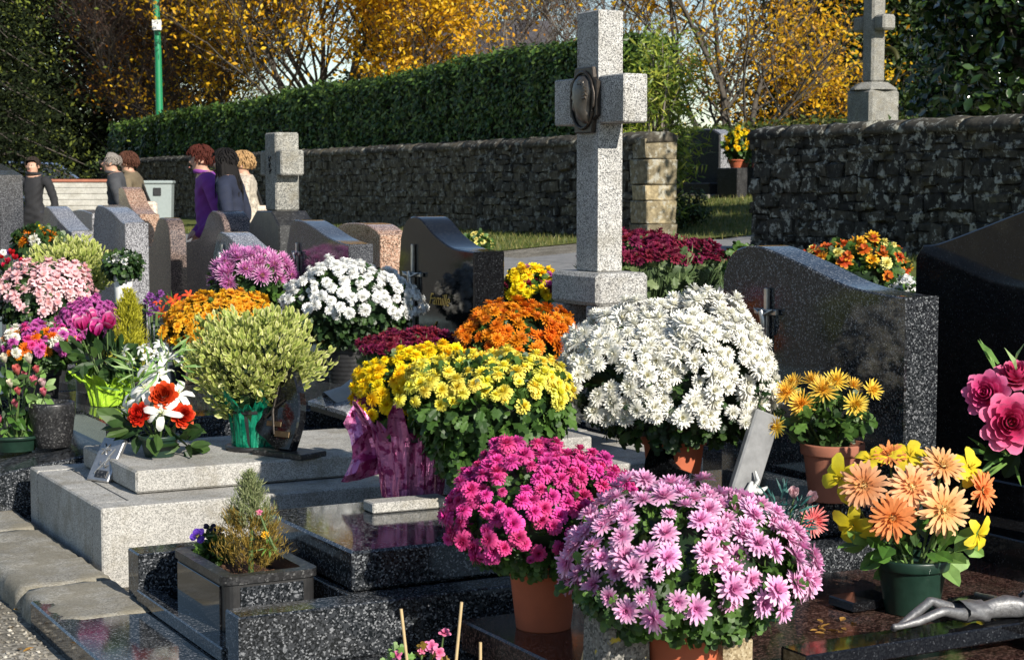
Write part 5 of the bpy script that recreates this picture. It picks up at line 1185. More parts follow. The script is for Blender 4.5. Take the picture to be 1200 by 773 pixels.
skin('figure', fig, [(0, 1), (1, 2), (2, 3), (3, 4), (4, 5), (5, 6), (6, 7), (7, 8), (8, 9), (3, 10), (10, 11), (11, 12), (12, 13), (13, 14), (0, 15), (15, 16), (16, 17), (17, 18), (18, 19), (0, 20), (20, 21), (21, 22), (22, 23), (23, 24), (0, 25), (25, 26), (26, 27)], plain('worn_pewter', (.17, .17, .175), .5, .6, .3, 50, .3), p, 2)
pw = plain('worn_pewter_cloth', (.14, .14, .145), .55, .5, .3, 50, .3); V = []
for i in range(13):
    for j in range(17):
        a = 6.2832 * j / 16; q = 1 + .10 * math.sin(5 * a + i * .5); V.append((.53 - .08 * i / 12, .047 * q * math.cos(a), .107 + .028 * q * math.sin(a) + .008 * i / 12))
mb = MB(); mb.add(V, [(i * 17 + j, i * 17 + j + 1, (i + 1) * 17 + j + 1, (i + 1) * 17 + j) for i in range(12) for j in range(16)], 0, True); mb.build('loincloth', pw, p)
hb = MB()
for k in range(14):
    a = k * .45; hb.tube([(.612, .018 + .016 * math.cos(a), .132 + .012 * math.sin(a)), (.60, .018 + .026 * math.cos(a), .126 + .022 * math.sin(a)), (.565, .014 + .027 * math.cos(a), .118 + .022 * math.sin(a))], [.005, .007, .003], 5)
hb.v = [(.215 + x * .86, y * .95, .012 + z * .88) for x, y, z in hb.v]; hb.build('hair', pw, p)
o = MB().box(0, .17, -.06, .06, 0, .03, .004).build('plaque', M['black'], None, at(985, 713, .204), (0, 0, ANG)); tag(o, 'flat black granite plaque behind the gerbera bowl', 'plaque')
# rough block with yellow lichen
def lichen_block():
    m = granite('lichen_stone', (.10, .10, .09), (.22, .21, .19), (.34, .33, .30), .006, .85, (.25, .6), dirt=.5, blotch=.45, relief=.35)
    nt = m.node_tree; b = nt.nodes['Principled BSDF']; src = b.inputs['Base Color'].links[0].from_socket
    n = noise(nt, 16, 4, .6, coords(nt)); r = ramp(nt, [(.60, (0, 0, 0)), (.64, (.9,) * 3)]); nt.links.new(n.outputs[0], r.inputs[0])
    nt.links.new(mixc(nt, r.outputs[0], src, (.50, .38, .03)), b.inputs['Base Color']); return m
mb = MB(); mb.box(-.075, .075, -.06, .06, 0, .19, .012); rs = random.Random(6); mb.v = [(x * (1 - .5 * z) + rs.uniform(-.004, .004), y + rs.uniform(-.004, .004), z + rs.uniform(-.004, .004)) for x, y, z in mb.v]
o = mb.build('stone_block', lichen_block(), None, at(722, 793, .201), (0, 0, ANG)); tag(o, 'small grey stone block with yellow lichen between the two terracotta pots', 'stone')
mb = MB(); mb.box(-.05, .05, -.05, .05, 0, .1, .012)
o = mb.build('stone_block', granite('sandstone', (.2, .15, .08), (.34, .27, .16), (.45, .38, .25), .005, .85, (.25, .6), dirt=.3), None, at(853, 788, .201), (0, 0, ANG + .1)); tag(o, 'small sandy stone block behind the lilac chrysanthemum pot', 'stone')
# slab of the row behind that carries the tall burgundy and rust flowers
for (w0, w1, z, lab) in ((5.35, 6.4, .15, 'low dark grave slab behind the broad dark headstone'), (6.5, 8.4, .26, 'low grey grave slab behind the granite cross')):
    t = empty('tomb', LW(4.8, w0), ANG, lab, 'tomb'); MB().box(0, 1.6, 0, w1 - w0, -.05, z - .05, .006).build('base', M['bluegrey'], t); MB().box(.06, 1.54, .06, w1 - w0 - .06, z - .049, z, .006).build('cover_slab', M['bluegrey'], t)

# fallen leaves
M['fallen'] = leafmat('fallen_leaf_brown', (.20, .09, .02), (.36, .19, .04), .2, .7, (.52, .33, .06), 30)
fl = bpy.data.meshes.new('fallen_leaf'); cv = OVAL.copy(); cv[:, 2] += .10 * np.abs(cv[:, 0]) + .12 * (cv[:, 1] - .5) ** 2
fl = np_mesh('fallen_leaf', cv * np.array([1, 1, 1]), OVALF, M['fallen'], attr=[.3, .6, .8, .6, .9, .5, .7, .4, .2])
rs = random.Random(77)
spots = [(at(985 + rs.uniform(-32, 28), 733 + rs.uniform(-9, 9), .2045), 'brown fallen leaf on the brown tomb near the gerbera bowl', 'leaves on the brown tomb') for _ in range(12)] + [(at(505 + rs.uniform(-12, 12), 588 + rs.uniform(-4, 4), .375), 'yellow fallen leaf on the dark slab beside the pink foil', 'leaves on the dark slab') for _ in range(3)] + [(at(x, y, .006), 'dry fallen leaf on the gravel before the kerb', 'leaves on the gravel') for x, y in ((28, 715), (12, 735), (40, 758), (90, 765), (20, 760))] + [(at(372, 668, .2505), 'dry leaf on the side kerb of the dark tomb', None)]
for p, lab, grp in spots:
    p = p.copy(); o = link('fallen_leaf', fl, None, p, (rs.uniform(-.25, .25), rs.uniform(-.25, .25), rs.uniform(0, 6.28)), (rs.uniform(.022, .04),) * 3); tag(o, lab, 'leaf', grp)
# ---------------------------------------------------------------- trees
M['bark'] = plain('grey_brown_bark', (.065, .055, .045), .9, var=.35, scale=14, bumps=.5)
M['twig'] = plain('reddish_twig', (.085, .052, .042), .9, var=.3, scale=20)
M['palebark'] = plain('pale_bark', (.15, .13, .105), .85, var=.3, scale=14, bumps=.4)
M['gold'+'leaf'] = leafmat('golden_autumn_leaf', (.60, .27, .006), (.80, .46, .012), .45, .5, (.88, .64, .03), 1.2)
M['orangeleaf'] = leafmat('orange_autumn_leaf', (.42, .14, .008), (.62, .27, .012), .4, .5, (.74, .48, .03), 1.2)
M['oliveleaf'] = leafmat('olive_autumn_leaf', (.07, .07, .015), (.15, .12, .02), .3, .55, (.28, .20, .03), .6)
M['russetleaf'] = leafmat('russet_leaf', (.05, .028, .018), (.085, .045, .028), .2, .7, (.15, .11, .03), .6)
M['cedar'] = leafmat('cedar_needles', (.008, .013, .006), (.020, .030, .010), .08, .8, (.15, .18, .03), .5, .1)
M['evergreen'] = leafmat('evergreen_leaf', (.014, .03, .008), (.035, .065, .014), .15, .5, (.10, .15, .03), .7)
M['laurel'] = leafmat('glossy_laurel_leaf', (.010, .024, .008), (.022, .048, .012), .10, .22, (.05, .095, .02), 1.0, .6)
M['shrub'] = leafmat('light_green_shrub_leaf', (.10, .17, .022), (.24, .32, .04), .35, .4, (.48, .48, .08), 1.5)
TWIG = np.array([(1, 0, 0), (-.5, .87, 0), (-.5, -.87, 0), (.4, 0, 1), (-.2, .35, 1), (-.2, -.35, 1)]); TWIGF = [(0, 1, 4, 3), (1, 2, 5, 4), (2, 0, 3, 5)]
def skeleton(rs, H, spread, trunks, levels, split, up=.35, start=.15):
    """limbs as polylines, and the ends of the finest ones"""
    limbs = []; ends = []
    def grow(p, d, L, r, lv):
        pts = [p]; q = p.copy(); dd = d.copy(); n = 5 if lv < 2 else 3
        for i in range(n):
            dd = (dd + Vector((rs.gauss(0, .16), rs.gauss(0, .16), rs.gauss(0, .10) + up * .12))).normalized(); q = q + dd * (L / n); pts.append(q.copy())
        r1 = r * .45; limbs.append((pts, [r + (r1 - r) * i / n for i in range(n + 1)], lv))
        if lv >= levels: ends.append((pts[-1], dd.copy(), L)); return
        k = split[lv]
        for j in range(k):
            u = start + (1 - start) * (j + rs.uniform(.2, .9)) / k if lv == 0 else rs.uniform(.3, 1.0)
            i = min(n - 1, int(u * n)); b = pts[i].lerp(pts[i + 1], u * n - i)
            a = rs.uniform(0, 6.283); ax = Vector((math.cos(a), math.sin(a), rs.uniform(.0, .5) + up))
            nd = (dd * .55 + ax.normalized() * rs.uniform(.6, 1.0) * spread).normalized()
            grow(b, nd, L * rs.uniform(.45, .72) * (1.05 - .35 * u if lv == 0 else 1), r * .48 * (1.15 - .5 * u), lv + 1)
    for t in range(trunks):
        a = 6.283 * t / max(1, trunks) + rs.uniform(-.4, .4); sp = .0 if trunks == 1 else rs.uniform(.15, .38)
        grow(Vector((math.cos(a) * .12 * (trunks > 1), math.sin(a) * .12 * (trunks > 1), -.1)), Vector((math.cos(a) * sp, math.sin(a) * sp, 1)).normalized(), H * rs.uniform(.78, 1) * (1 if trunks == 1 else .85), H * .016 * (1 if trunks == 1 else .7), 0)
    return limbs, ends
def tree(label, px, Y, H, leafmat_, nleaf, lsize, seed, trunks=1, levels=3, split=(9, 5, 4), spread=1.0, up=.35, bark='bark', twigs=6, name='tree', clump=.5, start=.15, leafprob=1.0, twigmat='twig', zb=None, minr=.006):
    rs = random.Random(seed); b = gpos(px, Y)
    if zb is not None: b.z = zb
    root = empty(name, b, rs.uniform(0, 6.28), label, 'tree')
    limbs, ends = skeleton(rs, H, spread, trunks, levels, split, up, start)
    tb = MB(); bb = MB()
    for pts, rad, lv in limbs:
        if lv == 0: tb.tube(pts, [max(minr, r) for r in rad], 8)
        else: bb.tube(pts, [max(minr * .7, r) for r in rad], 5 if lv == 1 else 3)
    tb.build('trunk', M[bark], root); bb.build('branches', M[bark], root)['kind'] = 'stuff'
    E = np.array([e[0] for e in ends]); D = np.array([e[1] for e in ends]); Ln = np.array([e[2] for e in ends])
    if twigs:
        k = len(E) * twigs; idx = np.repeat(np.arange(len(E)), twigs); u = RNG.uniform(0, 1, k)[:, None]
        P = E[idx] - D[idx] * Ln[idx][:, None] * u; N = D[idx] + RNG.normal(0, .55, (k, 3)) + np.array([0, 0, .25])
        S = np.stack([np.full(k, minr * .55), np.full(k, minr * .55), RNG.uniform(.3, .9, k) * np.mean(Ln) * .8], 1)
        V, F, _ = scatter(TWIG, TWIGF, P, frames(N, RNG.uniform(0, 6, k)), S)
        link('twigs', np_mesh('twigs', V, F, M[twigmat]), root)['kind'] = 'stuff'
    if nleaf:
        w = RNG.uniform(0, 1, len(E)) ** clump; w *= (RNG.uniform(0, 1, len(E)) < leafprob); w /= w.sum()
        idx = RNG.choice(len(E), nleaf, p=w); u = RNG.uniform(-.35, 1, nleaf)[:, None]
        P = E[idx] - D[idx] * Ln[idx][:, None] * u + RNG.normal(0, 1, (nleaf, 3)) * (Ln[idx] * .22)[:, None]
        V, F = leaves(P, rnd_dirs(nleaf) + np.array([0, 0, .4]), RNG.uniform(.6, 1.3, nleaf) * lsize)
        link('crown', np_mesh('crown', V, F, M[leafmat_], attr=np.repeat(np.clip(RNG.uniform(0, 1, nleaf) * .7 + .3 * RNG.uniform(0, 1, len(E))[idx], 0, 1), 4)), root)['kind'] = 'stuff'
    return root
def conical(label, px, Y, H, R, mat, n, lsize, seed, layers=16, name='tree', droop=.25, zlow=.12, bark='bark', zb=None, plate=.22):
    """dense evergreen: tiers of spreading boughs carrying foliage clumps"""
    rs = random.Random(seed); b = gpos(px, Y)
    if zb is not None: b.z = zb
    root = empty(name, b, 0, label, 'tree')
    MB().tube([(0, 0, -.1), (.05, 0, H * .4), (0, .05, H * .98)], [H * .022, H * .015, .02], 8).build('trunk', M[bark], root)
    bb = MB(); C = []; W = []
    for k in range(layers):
        u = zlow + (1 - zlow) * k / layers; nb = 7 + rs.randrange(3)
        for j in range(nb):
            a = 6.283 * (j + rs.random()) / nb; L = R * (1 - u) ** .6 * rs.uniform(.65, 1.1); z = u * H
            pts = [Vector((0, 0, z)), Vector((math.cos(a) * L * .5, math.sin(a) * L * .5, z + L * .10)), Vector((math.cos(a) * L, math.sin(a) * L, z - L * droop * rs.uniform(.3, 1)))]
            bb.tube(pts, [.05, .03, .012], 4)
            for q in np.linspace(.25, 1, 7):
                c = pts[0].lerp(pts[1], q * 2) if q < .5 else pts[1].lerp(pts[2], q * 2 - 1); C.append(tuple(c)); W.append(.4 + q)
    bb.build('branches', M[bark], root)['kind'] = 'stuff'; C = np.array(C); W = np.array(W); W /= W.sum(); idx = RNG.choice(len(C), n, p=W)
    P = C[idx] + RNG.normal(0, 1, (n, 3)) * np.array([R * .13, R * .13, R * .13 * plate * 2])
    V, F = leaves(P, rnd_dirs(n) * .8 + np.array([0, 0, .8]), RNG.uniform(.6, 1.3, n) * lsize)
    tt = np.clip(RNG.uniform(0, .5, n) + .6 * (RNG.uniform(0, 1, len(C))[idx] > .86), 0, 1)  # random clumps coloured brighter to stand for sunlit foliage
    link('crown', np_mesh('crown', V, F, M[mat], attr=np.repeat(tt, 4)), root)['kind'] = 'stuff'
    return root
conical('dark spreading cedar at the edge of the street beyond the low pale wall', -72, 42, 10.5, 3.9, 'cedar', 90000, .12, 1, 20, droop=.30, zlow=.15, plate=.3)
conical('dark conifer filling the gap behind the spreading cedar', 45, 58, 13, 4.0, 'cedar', 50000, .20, 21, 18, droop=.3, zlow=.05, plate=.6)
conical('second dark conifer behind the bare russet tree', 118, 62, 14, 4.2, 'cedar', 40000, .16, 2, 15, droop=.3, zlow=.1)
conical('tall dark conifer standing behind the green lamp post', 205, 66, 15, 3.4, 'cedar', 32000, .18, 22, 15, droop=.3, zlow=.1)
tree('bare russet-twigged tree with scattered orange leaves behind the hedge end', 138, 56, 10.5, 'russetleaf', 14000, .10, 3, 2, 3, (16, 8, 6), 1.0, .30, 'palebark', 10, minr=.008)
tree('thin tree with a few orange leaves beside the green lamp post', 165, 55, 7.3, 'orangeleaf', 2600, .12, 33, 2, 3, (12, 6, 5), 1.05, .15, 'bark', 5, minr=.007, leafprob=.6)
tree('sparse golden tree right of the green lamp post', 240, 56, 7.0, 'goldleaf', 9000, .14, 4, 3, 3, (10, 6, 5), 1.0, .25, 'bark', 5, leafprob=.75)
tree('large golden-leaved tree above the middle of the hedge', 375, 50, 9.0, 'goldleaf', 26000, .155, 5, 4, 3, (10, 6, 5), .95, .30, 'bark', 5, leafprob=.85)
tree('orange-gold tree right of the large golden one', 478, 48, 7.0, 'goldleaf', 11000, .15, 6, 2, 3, (10, 6, 4), 1.0, .28, 'bark', 5, leafprob=.8)
tree('olive-brown tree behind the slate roof', 548, 78, 12.5, 'oliveleaf', 16000, .20, 7, 1, 3, (14, 7, 5), 1.0, .3, 'bark', 6, minr=.010)
tree('bare branching tree with last orange leaves left of the medallion cross', 602, 55, 8.2, 'orangeleaf', 900, .11, 8, 3, 3, (10, 6, 5), 1.0, .30, 'palebark', 8, leafprob=.3, minr=.009)
tree('bare fine-twigged tree behind the medallion cross', 708, 75, 10.5, 'orangeleaf', 400, .12, 9, 2, 3, (11, 6, 5), 1.1, .25, 'bark', 8, leafprob=.2, minr=.010)
tree('airy tree with golden leaves beyond the gateway', 858, 47, 8.2, 'goldleaf', 8500, .145, 10, 4, 3, (9, 5, 4), 1.05, .22, 'bark', 3, leafprob=.75, start=.08)
tree('low golden-leaved tree left of the far stone cross', 930, 50, 4.9, 'goldleaf', 3800, .145, 12, 3, 3, (9, 5, 4), 1.1, .15, 'bark', 3, leafprob=.7, start=.08)
conical('dark conifer behind the low golden tree', 975, 60, 12, 4.2, 'evergreen', 45000, .24, 13, 18, droop=.3, zlow=.04, plate=.6)
conical('mid green evergreen tree behind the far stone cross', 1062, 54, 8.6, 4.0, 'evergreen', 45000, .22, 14, 14, droop=.2, zlow=.05, plate=.5)
conical('distant dark evergreen behind the olive-brown tree', 470, 88, 13, 4.5, 'evergreen', 12000, .32, 15, 14, zlow=.05)
def leaf_mass(label, px, Y, zlo, zhi, rx, ry, n, lsize, mat, seed, name='tree', cat='tree', trunks=3, bark='bark', inner=.72):
    """broadleaf evergreen: short trunks and a lumpy crown of big leaves with gaps"""
    rs = np.random.default_rng(seed); b = gpos(px, Y); root = empty(name, b, 0, label, cat)
    zc = (zlo + zhi) / 2 - b.z; rz = (zhi - zlo) / 2; mb = MB(); r2 = random.Random(seed)
    C = []
    for k in range(46):
        d = rs.normal(size=3); d /= np.linalg.norm(d); C.append(d * np.array([rx, ry, rz]) * rs.uniform(.45, .95) + np.array([0, 0, zc]))
    C = np.array(C)
    for k in range(trunks):
        a = r2.uniform(0, 6.28); mb.tube([(math.cos(a) * .2, math.sin(a) * .2, -.1), (math.cos(a) * rx * .25, math.sin(a) * ry * .25, zc * .6), (math.cos(a) * rx * .4, math.sin(a) * ry * .4, zc + rz * .3)], [.10 * rx, .07 * rx, .02], 7)
    mb.build('trunk', M[bark], root); lm = MB()
    for c in C: lm.tube([(c[0] * .2, c[1] * .2, zc * .5), tuple(c * np.array([.6, .6, .8])), tuple(c)], [.03, .02, .008], 4)
    lm.build('branches', M[bark], root)['kind'] = 'stuff'
    idx = rs.integers(0, len(C), n); P = C[idx] + rs.normal(size=(n, 3)) * np.array([rx, ry, rz]) * .16
    D = P - np.array([0, 0, zc]); V, F, _ = scatter(OVAL, OVALF, P, frames(D / np.array([rx, ry, rz]) + rnd_dirs(n) * .9 + np.array([0, 0, .3]), RNG.uniform(0, 6.28, n)), RNG.uniform(.6, 1.3, n) * lsize)
    link('crown', np_mesh('crown', V, F, M[mat], attr=np.repeat(RNG.uniform(0, 1, n), 9), smooth=True), root)['kind'] = 'stuff'
    return root
leaf_mass('big glossy dark evergreen overhanging the dark rubble wall', 1212, 20.5, 1.7, 6.2, 1.5, 1.5, 9000, .15, 'laurel', 5)
leaf_mass('dark glossy evergreen bush behind the big one', 1152, 24, 1.6, 4.4, 1.0, 1.2, 5000, .15, 'laurel', 6)
leaf_mass('small dark bush on the bank beside the gateway', 806, 25.5, .85, 1.45, .32, .4, 1500, .05, 'evergreen', 7, 'bush', 'bush', 2)
leaf_mass('low dark ground bush at the end of the long wall', 772, 24.6, .75, 1.25, .4, .4, 1400, .05, 'evergreen', 8, 'bush', 'bush', 2)
leaf_mass('ivy covered bush at the far end of the long wall', 122, 47, .5, 2.4, .7, .8, 2200, .10, 'evergreen', 9, 'bush', 'bush', 2)
# leggy shrub at the end of the hedge: bare leaning stems and light leaves
sb = empty('shrub', gpos(783, 24.6), 0, 'leggy light green shrub with bare leaning stems at the end of the hedge', 'shrub'); rs = random.Random(12); Ps = []
mb = MB()
for k in range(16):
    x0 = rs.uniform(-.38, -.05); x1 = rs.uniform(-.5, .3); h = rs.uniform(1.5, 2.7)
    pts = [Vector((x0, rs.uniform(-.2, .2), -.05)), Vector((x0 + (x1 - x0) * .3, rs.uniform(-.3, .2), h * .4)), Vector((x0 + (x1 - x0) * .7, rs.uniform(-.3, .2), h * .75)), Vector((x1, rs.uniform(-.3, .3), h))]
    mb.tube(pts, [.026, .02, .014, .006], 6)
    for q in range(5):
        b = pts[1].lerp(pts[3], rs.random()); e = b + Vector((rs.uniform(-.4, .45), rs.uniform(-.3, .2), rs.uniform(-.1, .4))); mb.tube([b, b.lerp(e, .5) + Vector((0, 0, .04)), e], [.008, .006, .003], 4); Ps += [e, b.lerp(e, .7)]
    Ps += [pts[3], pts[3], pts[2]]
mb.build('stems', M['palebark'], sb)
for k in range(26): Ps.append(Vector((rs.uniform(-.1, .32), rs.uniform(-.2, .3), rs.uniform(.25, 1.3))))
Ps = np.array(Ps); n = 3600; idx = RNG.integers(0, len(Ps), n); P = Ps[idx] + RNG.normal(0, .12, (n, 3))
leafset('foliage', P, rnd_dirs(n) + np.array([0, -.4, .5]), RNG.uniform(.6, 1.3, n) * .13, M['shrub'], sb, (BLADE * np.array([1.4, 1, 1]), BLADEF))
# a few plants on the wall foot
leaf_mass('straggling yellow-green weeds at the foot of the long wall behind the women', 262, 35, .7, 1.9, .35, .3, 600, .09, 'shrub', 14, 'weeds', 'plant', 2)

# ---------------------------------------------------------------- grave and calvary beyond the gateway
gl, gw = tolw(*far(846, 200, 32).xy)
h = headstone('black headstone with slanted edge painted sunlit pale beyond the gateway', gl - .1, gw - .1, gw + 1.05, [(0, 2.42), (.18, 2.50), (.45, 2.52), (1.0, 2.42)], .24, M['salt'], 1.28, .0, sharp=True)
MB().extrude([(-.56, .05), (.56, .05), (.56, 1.12), (-.05, 1.22), (-.36, 1.20), (-.56, 1.12)], 'x', -.03, -.002).build('front_panel', M['blackmat'], h)  # added panel keeps the front black; slab tone paints sunlight on the edge
MB().box(-.5, .75, -.95, .95, -.15, .26, .01).build('kerb', M['blackmat'], h, (0, 0, 0))
MB().box(-.6, .85, -1.05, 1.05, -.2, .06, .01).build('footing', M['concrete'], h, (0, 0, 0))
c = empty('stone_cross', gpos(1020, 34), ANG, 'tall old stone cross on a chamfered block beyond the dark rubble wall', 'cross')
zz = lambda y: far(1020, y, 34).z - c.location.z
MB().box(-.36, .36, -.36, .36, 0, zz(106), .05).build('pedestal', M['greyold'], c)
mb = MB(); mb.lathe([(.45, zz(106)), (.44, zz(104)), (.30, zz(98)), (.28, zz(97)), (.001, zz(97))], 8, smooth=False); mb.build('cap', M['greyold'], c)
MB().box(-.16, .16, -.16, .16, zz(97), zz(-4), .04).build('shaft', M['greyold'], c)
for s in (-1, 1): MB().box(-.15, .15, min(s * .161, s * .46), max(s * .161, s * .46), zz(37), zz(19), .04).build('arm', M['greyold'], c)
mb = MB(); mb.tube([(.30, -.1 + .26 * math.cos(a), zz(78) + .34 * math.sin(a)) for a in np.linspace(0, 6.2832, 20)], .05, 6); mb.build('wreath', M['oliveleaf'], c)
h = headstone('slate topped headstone just showing over the dark rubble wall', tolw(*far(918, 150, 30).xy)[0], tolw(*far(918, 150, 30).xy)[1], tolw(*far(918, 150, 30).xy)[1] + .9, [(0, 2.38), (.5, 2.50), (1, 2.40)], .2, M['bluegrey'], 1.2, .1)

# ---------------------------------------------------------------- slate-roofed house behind the hedge
hs = empty('house', gpos(556, 74), R_(-8), 'house with dark slate roof half hidden behind the hedge and trees', 'house')
M['render'] = plain('cream_render', (.55, .50, .42), .85, var=.08, scale=3); M['slate'] = plain('slate_roof', (.085, .08, .085), .6, var=.3, scale=8, bumps=.3); M['glass'] = plain('window_glass', (.03, .04, .05), .08); M['whitepaint'] = plain('white_paint', (.72, .72, .70), .5, var=.06)
MB().box(-3, 3, -3.5, 3.5, -.3, 4.6).build('wall', M['render'], hs)
mb = MB(); mb.extrude([(-4.0, 4.5), (4.0, 4.5), (.0, 6.75)], 'x', -3.2, 3.2); rf = mb.build('roof', M['slate'], hs)
MB().box(-2.9, -2.2, -.4, .4, 5.9, 7.3, .04).build('chimney', M['render'], rf)
for x in (-1.9, .1, 2.0):
    w_ = MB().box(x - .5, x + .5, -3.56, -3.502, 1.2, 2.7, .02).build('window', M['whitepaint'], hs); MB().box(x - .42, x + .42, -3.575, -3.561, 1.28, 2.62).build('pane', M['glass'], w_)

# ---------------------------------------------------------------- street things on the left
M['polegreen'] = plain('green_enamel', (.012, .20, .085), .4, var=.1)
lp = empty('lamp_post', gpos(190, 47), 0, 'slim green lamp post rising above the hedge', 'lamp post')
zt = far(190, -120, 47).z - lp.location.z
MB().tube([(0, 0, 0), (-.02, 0, zt * .5), (-.12, 0, zt)], [.11, .09, .07], 10).build('pole', M['polegreen'], lp)
MB().box(-.14, .10, -.13, -.09, far(190, 36, 47).z - lp.location.z, far(190, 24, 47).z - lp.location.z).build('notice', M['whitepaint'], lp)
MB().tube([(-.12, 0, zt - .02), (-.6, -.1, zt + .25), (-1.2, -.2, zt + .3)], [.05, .05, .12], 8).build('lamp_head', M['polegreen'], lp)
def gwall():
    p0, p1 = far(30, 250, 30), far(166, 250, 30.5); root = empty('low_wall', ((p0.x + p1.x) / 2, 30.2, .25), math.atan2(p1.y - p0.y, p1.x - p0.x), 'low pale wall of stacked concrete planks behind the graves', 'wall')
    Lh = (p1.xy - p0.xy).length / 2; m = granite('pale_concrete', (.36, .35, .31), (.45, .44, .39), (.54, .52, .47), .006, .8, (.3, .6), dirt=.35, blotch=.3)
    z = 0.0; k = 0
    while z < 1.28: MB().box(-Lh, Lh, -.06, .06, z, z + .098, .012).build('plank', m, root, (random.uniform(-.01, .01), random.uniform(-.008, .008), 0)); z += .10; k += 1
    MB().box(-Lh - .03, Lh + .03, -.09, .09, z, z + .05, .012).build('coping', M['terradull'], root)
gwall()
M['bingrey'] = plain('grey_green_plastic', (.27, .31, .30), .45, var=.08)
bn = empty('wheeled_bin', gpos(184, 27.5), .12, 'grey wheeled rubbish bin with lid beside the low pale wall', 'bin')
zb_ = far(184, 214, 27.5).z - bn.location.z
mb = MB(); V = [(sx * (.23 + .03 * k), sy * (.26 + .04 * k), .06 + (zb_ - .08) * k) for k in (0, 1) for sx, sy in ((-1, -1), (1, -1), (1, 1), (-1, 1))]; mb.add(V, [(3, 2, 1, 0), (4, 5, 6, 7), (0, 1, 5, 4), (1, 2, 6, 5), (2, 3, 7, 6), (3, 0, 4, 7)]); mb.build('body', M['bingrey'], bn)
MB().box(-.28, .28, -.33, .36, zb_ - .02, zb_ + .03, .015).build('lid', M['bingrey'], bn)
MB().tube([(-.25, .36, zb_), (-.25, .42, zb_), (.25, .42, zb_), (.25, .36, zb_)], .015, 6).build('handle', M['bingrey'], bn)
MB().box(-.02, .10, -.315, -.295, zb_ - .20, zb_ - .08, .008).build('label_plate', M['blackplastic'], bn)
for s in (-1, 1):
    w_ = MB(); w_.lathe([(.001, -.025), (.10, -.025), (.11, -.01), (.11, .01), (.10, .025), (.001, .025)], 14); w_.build('wheel', M['blackplastic'], bn, (s * .26, .28, .10), (0, math.pi / 2, 0))
# parked car and van in the street
def car(label, px, Y, rz, col, kind):
    root = empty('parked_car' if kind == 'car' else 'parked_van', gpos(px, Y), rz, label, kind)
    if kind == 'car': body = [(-2.0, .35), (2.0, .35), (2.05, .62), (1.9, .82), (1.05, .95), (.45, 1.42), (-.9, 1.46), (-1.7, 1.05), (-2.02, .95)]; glass = [(.92, .97), (.44, 1.38), (-.88, 1.41), (-1.5, 1.03)]; hw = .82
    else: body = [(-2.3, .35), (2.3, .35), (2.35, .9), (1.75, 1.15), (1.2, 1.95), (-2.3, 2.0)]; glass = [(1.65, 1.15), (1.18, 1.85), (.3, 1.85), (.3, 1.15)]; hw = .95
    paint = plain(kind + '_paint', col, .2, .2, .03); body_o = MB().extrude(body, 'y', -hw, hw, .09).build('body', paint, root)
    for s in (-1, 1): MB().extrude(glass, 'y', s * hw - .01, s * (hw) + .012 * s).build('side_window', M['glass'], root)
    if kind == 'car':
        for q in ((1.02, .98, .47, 1.40), (-1.67, 1.07, -.92, 1.44)):
            mb = MB(); x0, z0, x1, z1 = q; sgn = .02 if x0 > 0 else -.02; mb.add([(x0 + sgn, -hw * .85, z0 + .02), (x0 + sgn, hw * .85, z0 + .02), (x1 + sgn, hw * .8, z1 + .012), (x1 + sgn, -hw * .8, z1 + .012)], [(0, 1, 2, 3)]); mb.build('windscreen', M['glass'], root)
    else: mb = MB(); mb.add([(1.77, -hw * .85, 1.17), (1.77, hw * .85, 1.17), (1.25, hw * .8, 1.9), (1.25, -hw * .8, 1.9)], [(0, 1, 2, 3)]); mb.build('windscreen', M['glass'], root)
    for x in (-1.25, 1.3):
        for s in (-1, 1):
            w_ = MB(); w_.lathe([(.20, -.09), (.30, -.09), (.32, -.06), (.32, .06), (.30, .09), (.20, .09)], 20); wo = w_.build('wheel', M['blackplastic'], root, (x, s * (hw - .08), .32), (math.pi / 2, 0, 0))
            MB().lathe([(.001, -.07), (.2, -.075), (.2, .075), (.001, .07)], 16).build('rim', M['steel'], wo)
    for s in (-1, 1): MB().box(1.95, 2.08, s * .6 - .16, s * .6 + .16, .6, .74, .03).build('headlight', M['whiteglaze'], root)
    return root
car('blue parked car showing over the low pale wall', 52, 47, R_(12), (.12, .17, .28), 'car')
car('white parked van behind the blue car', 84, 60, R_(6), (.62, .63, .62), 'van')
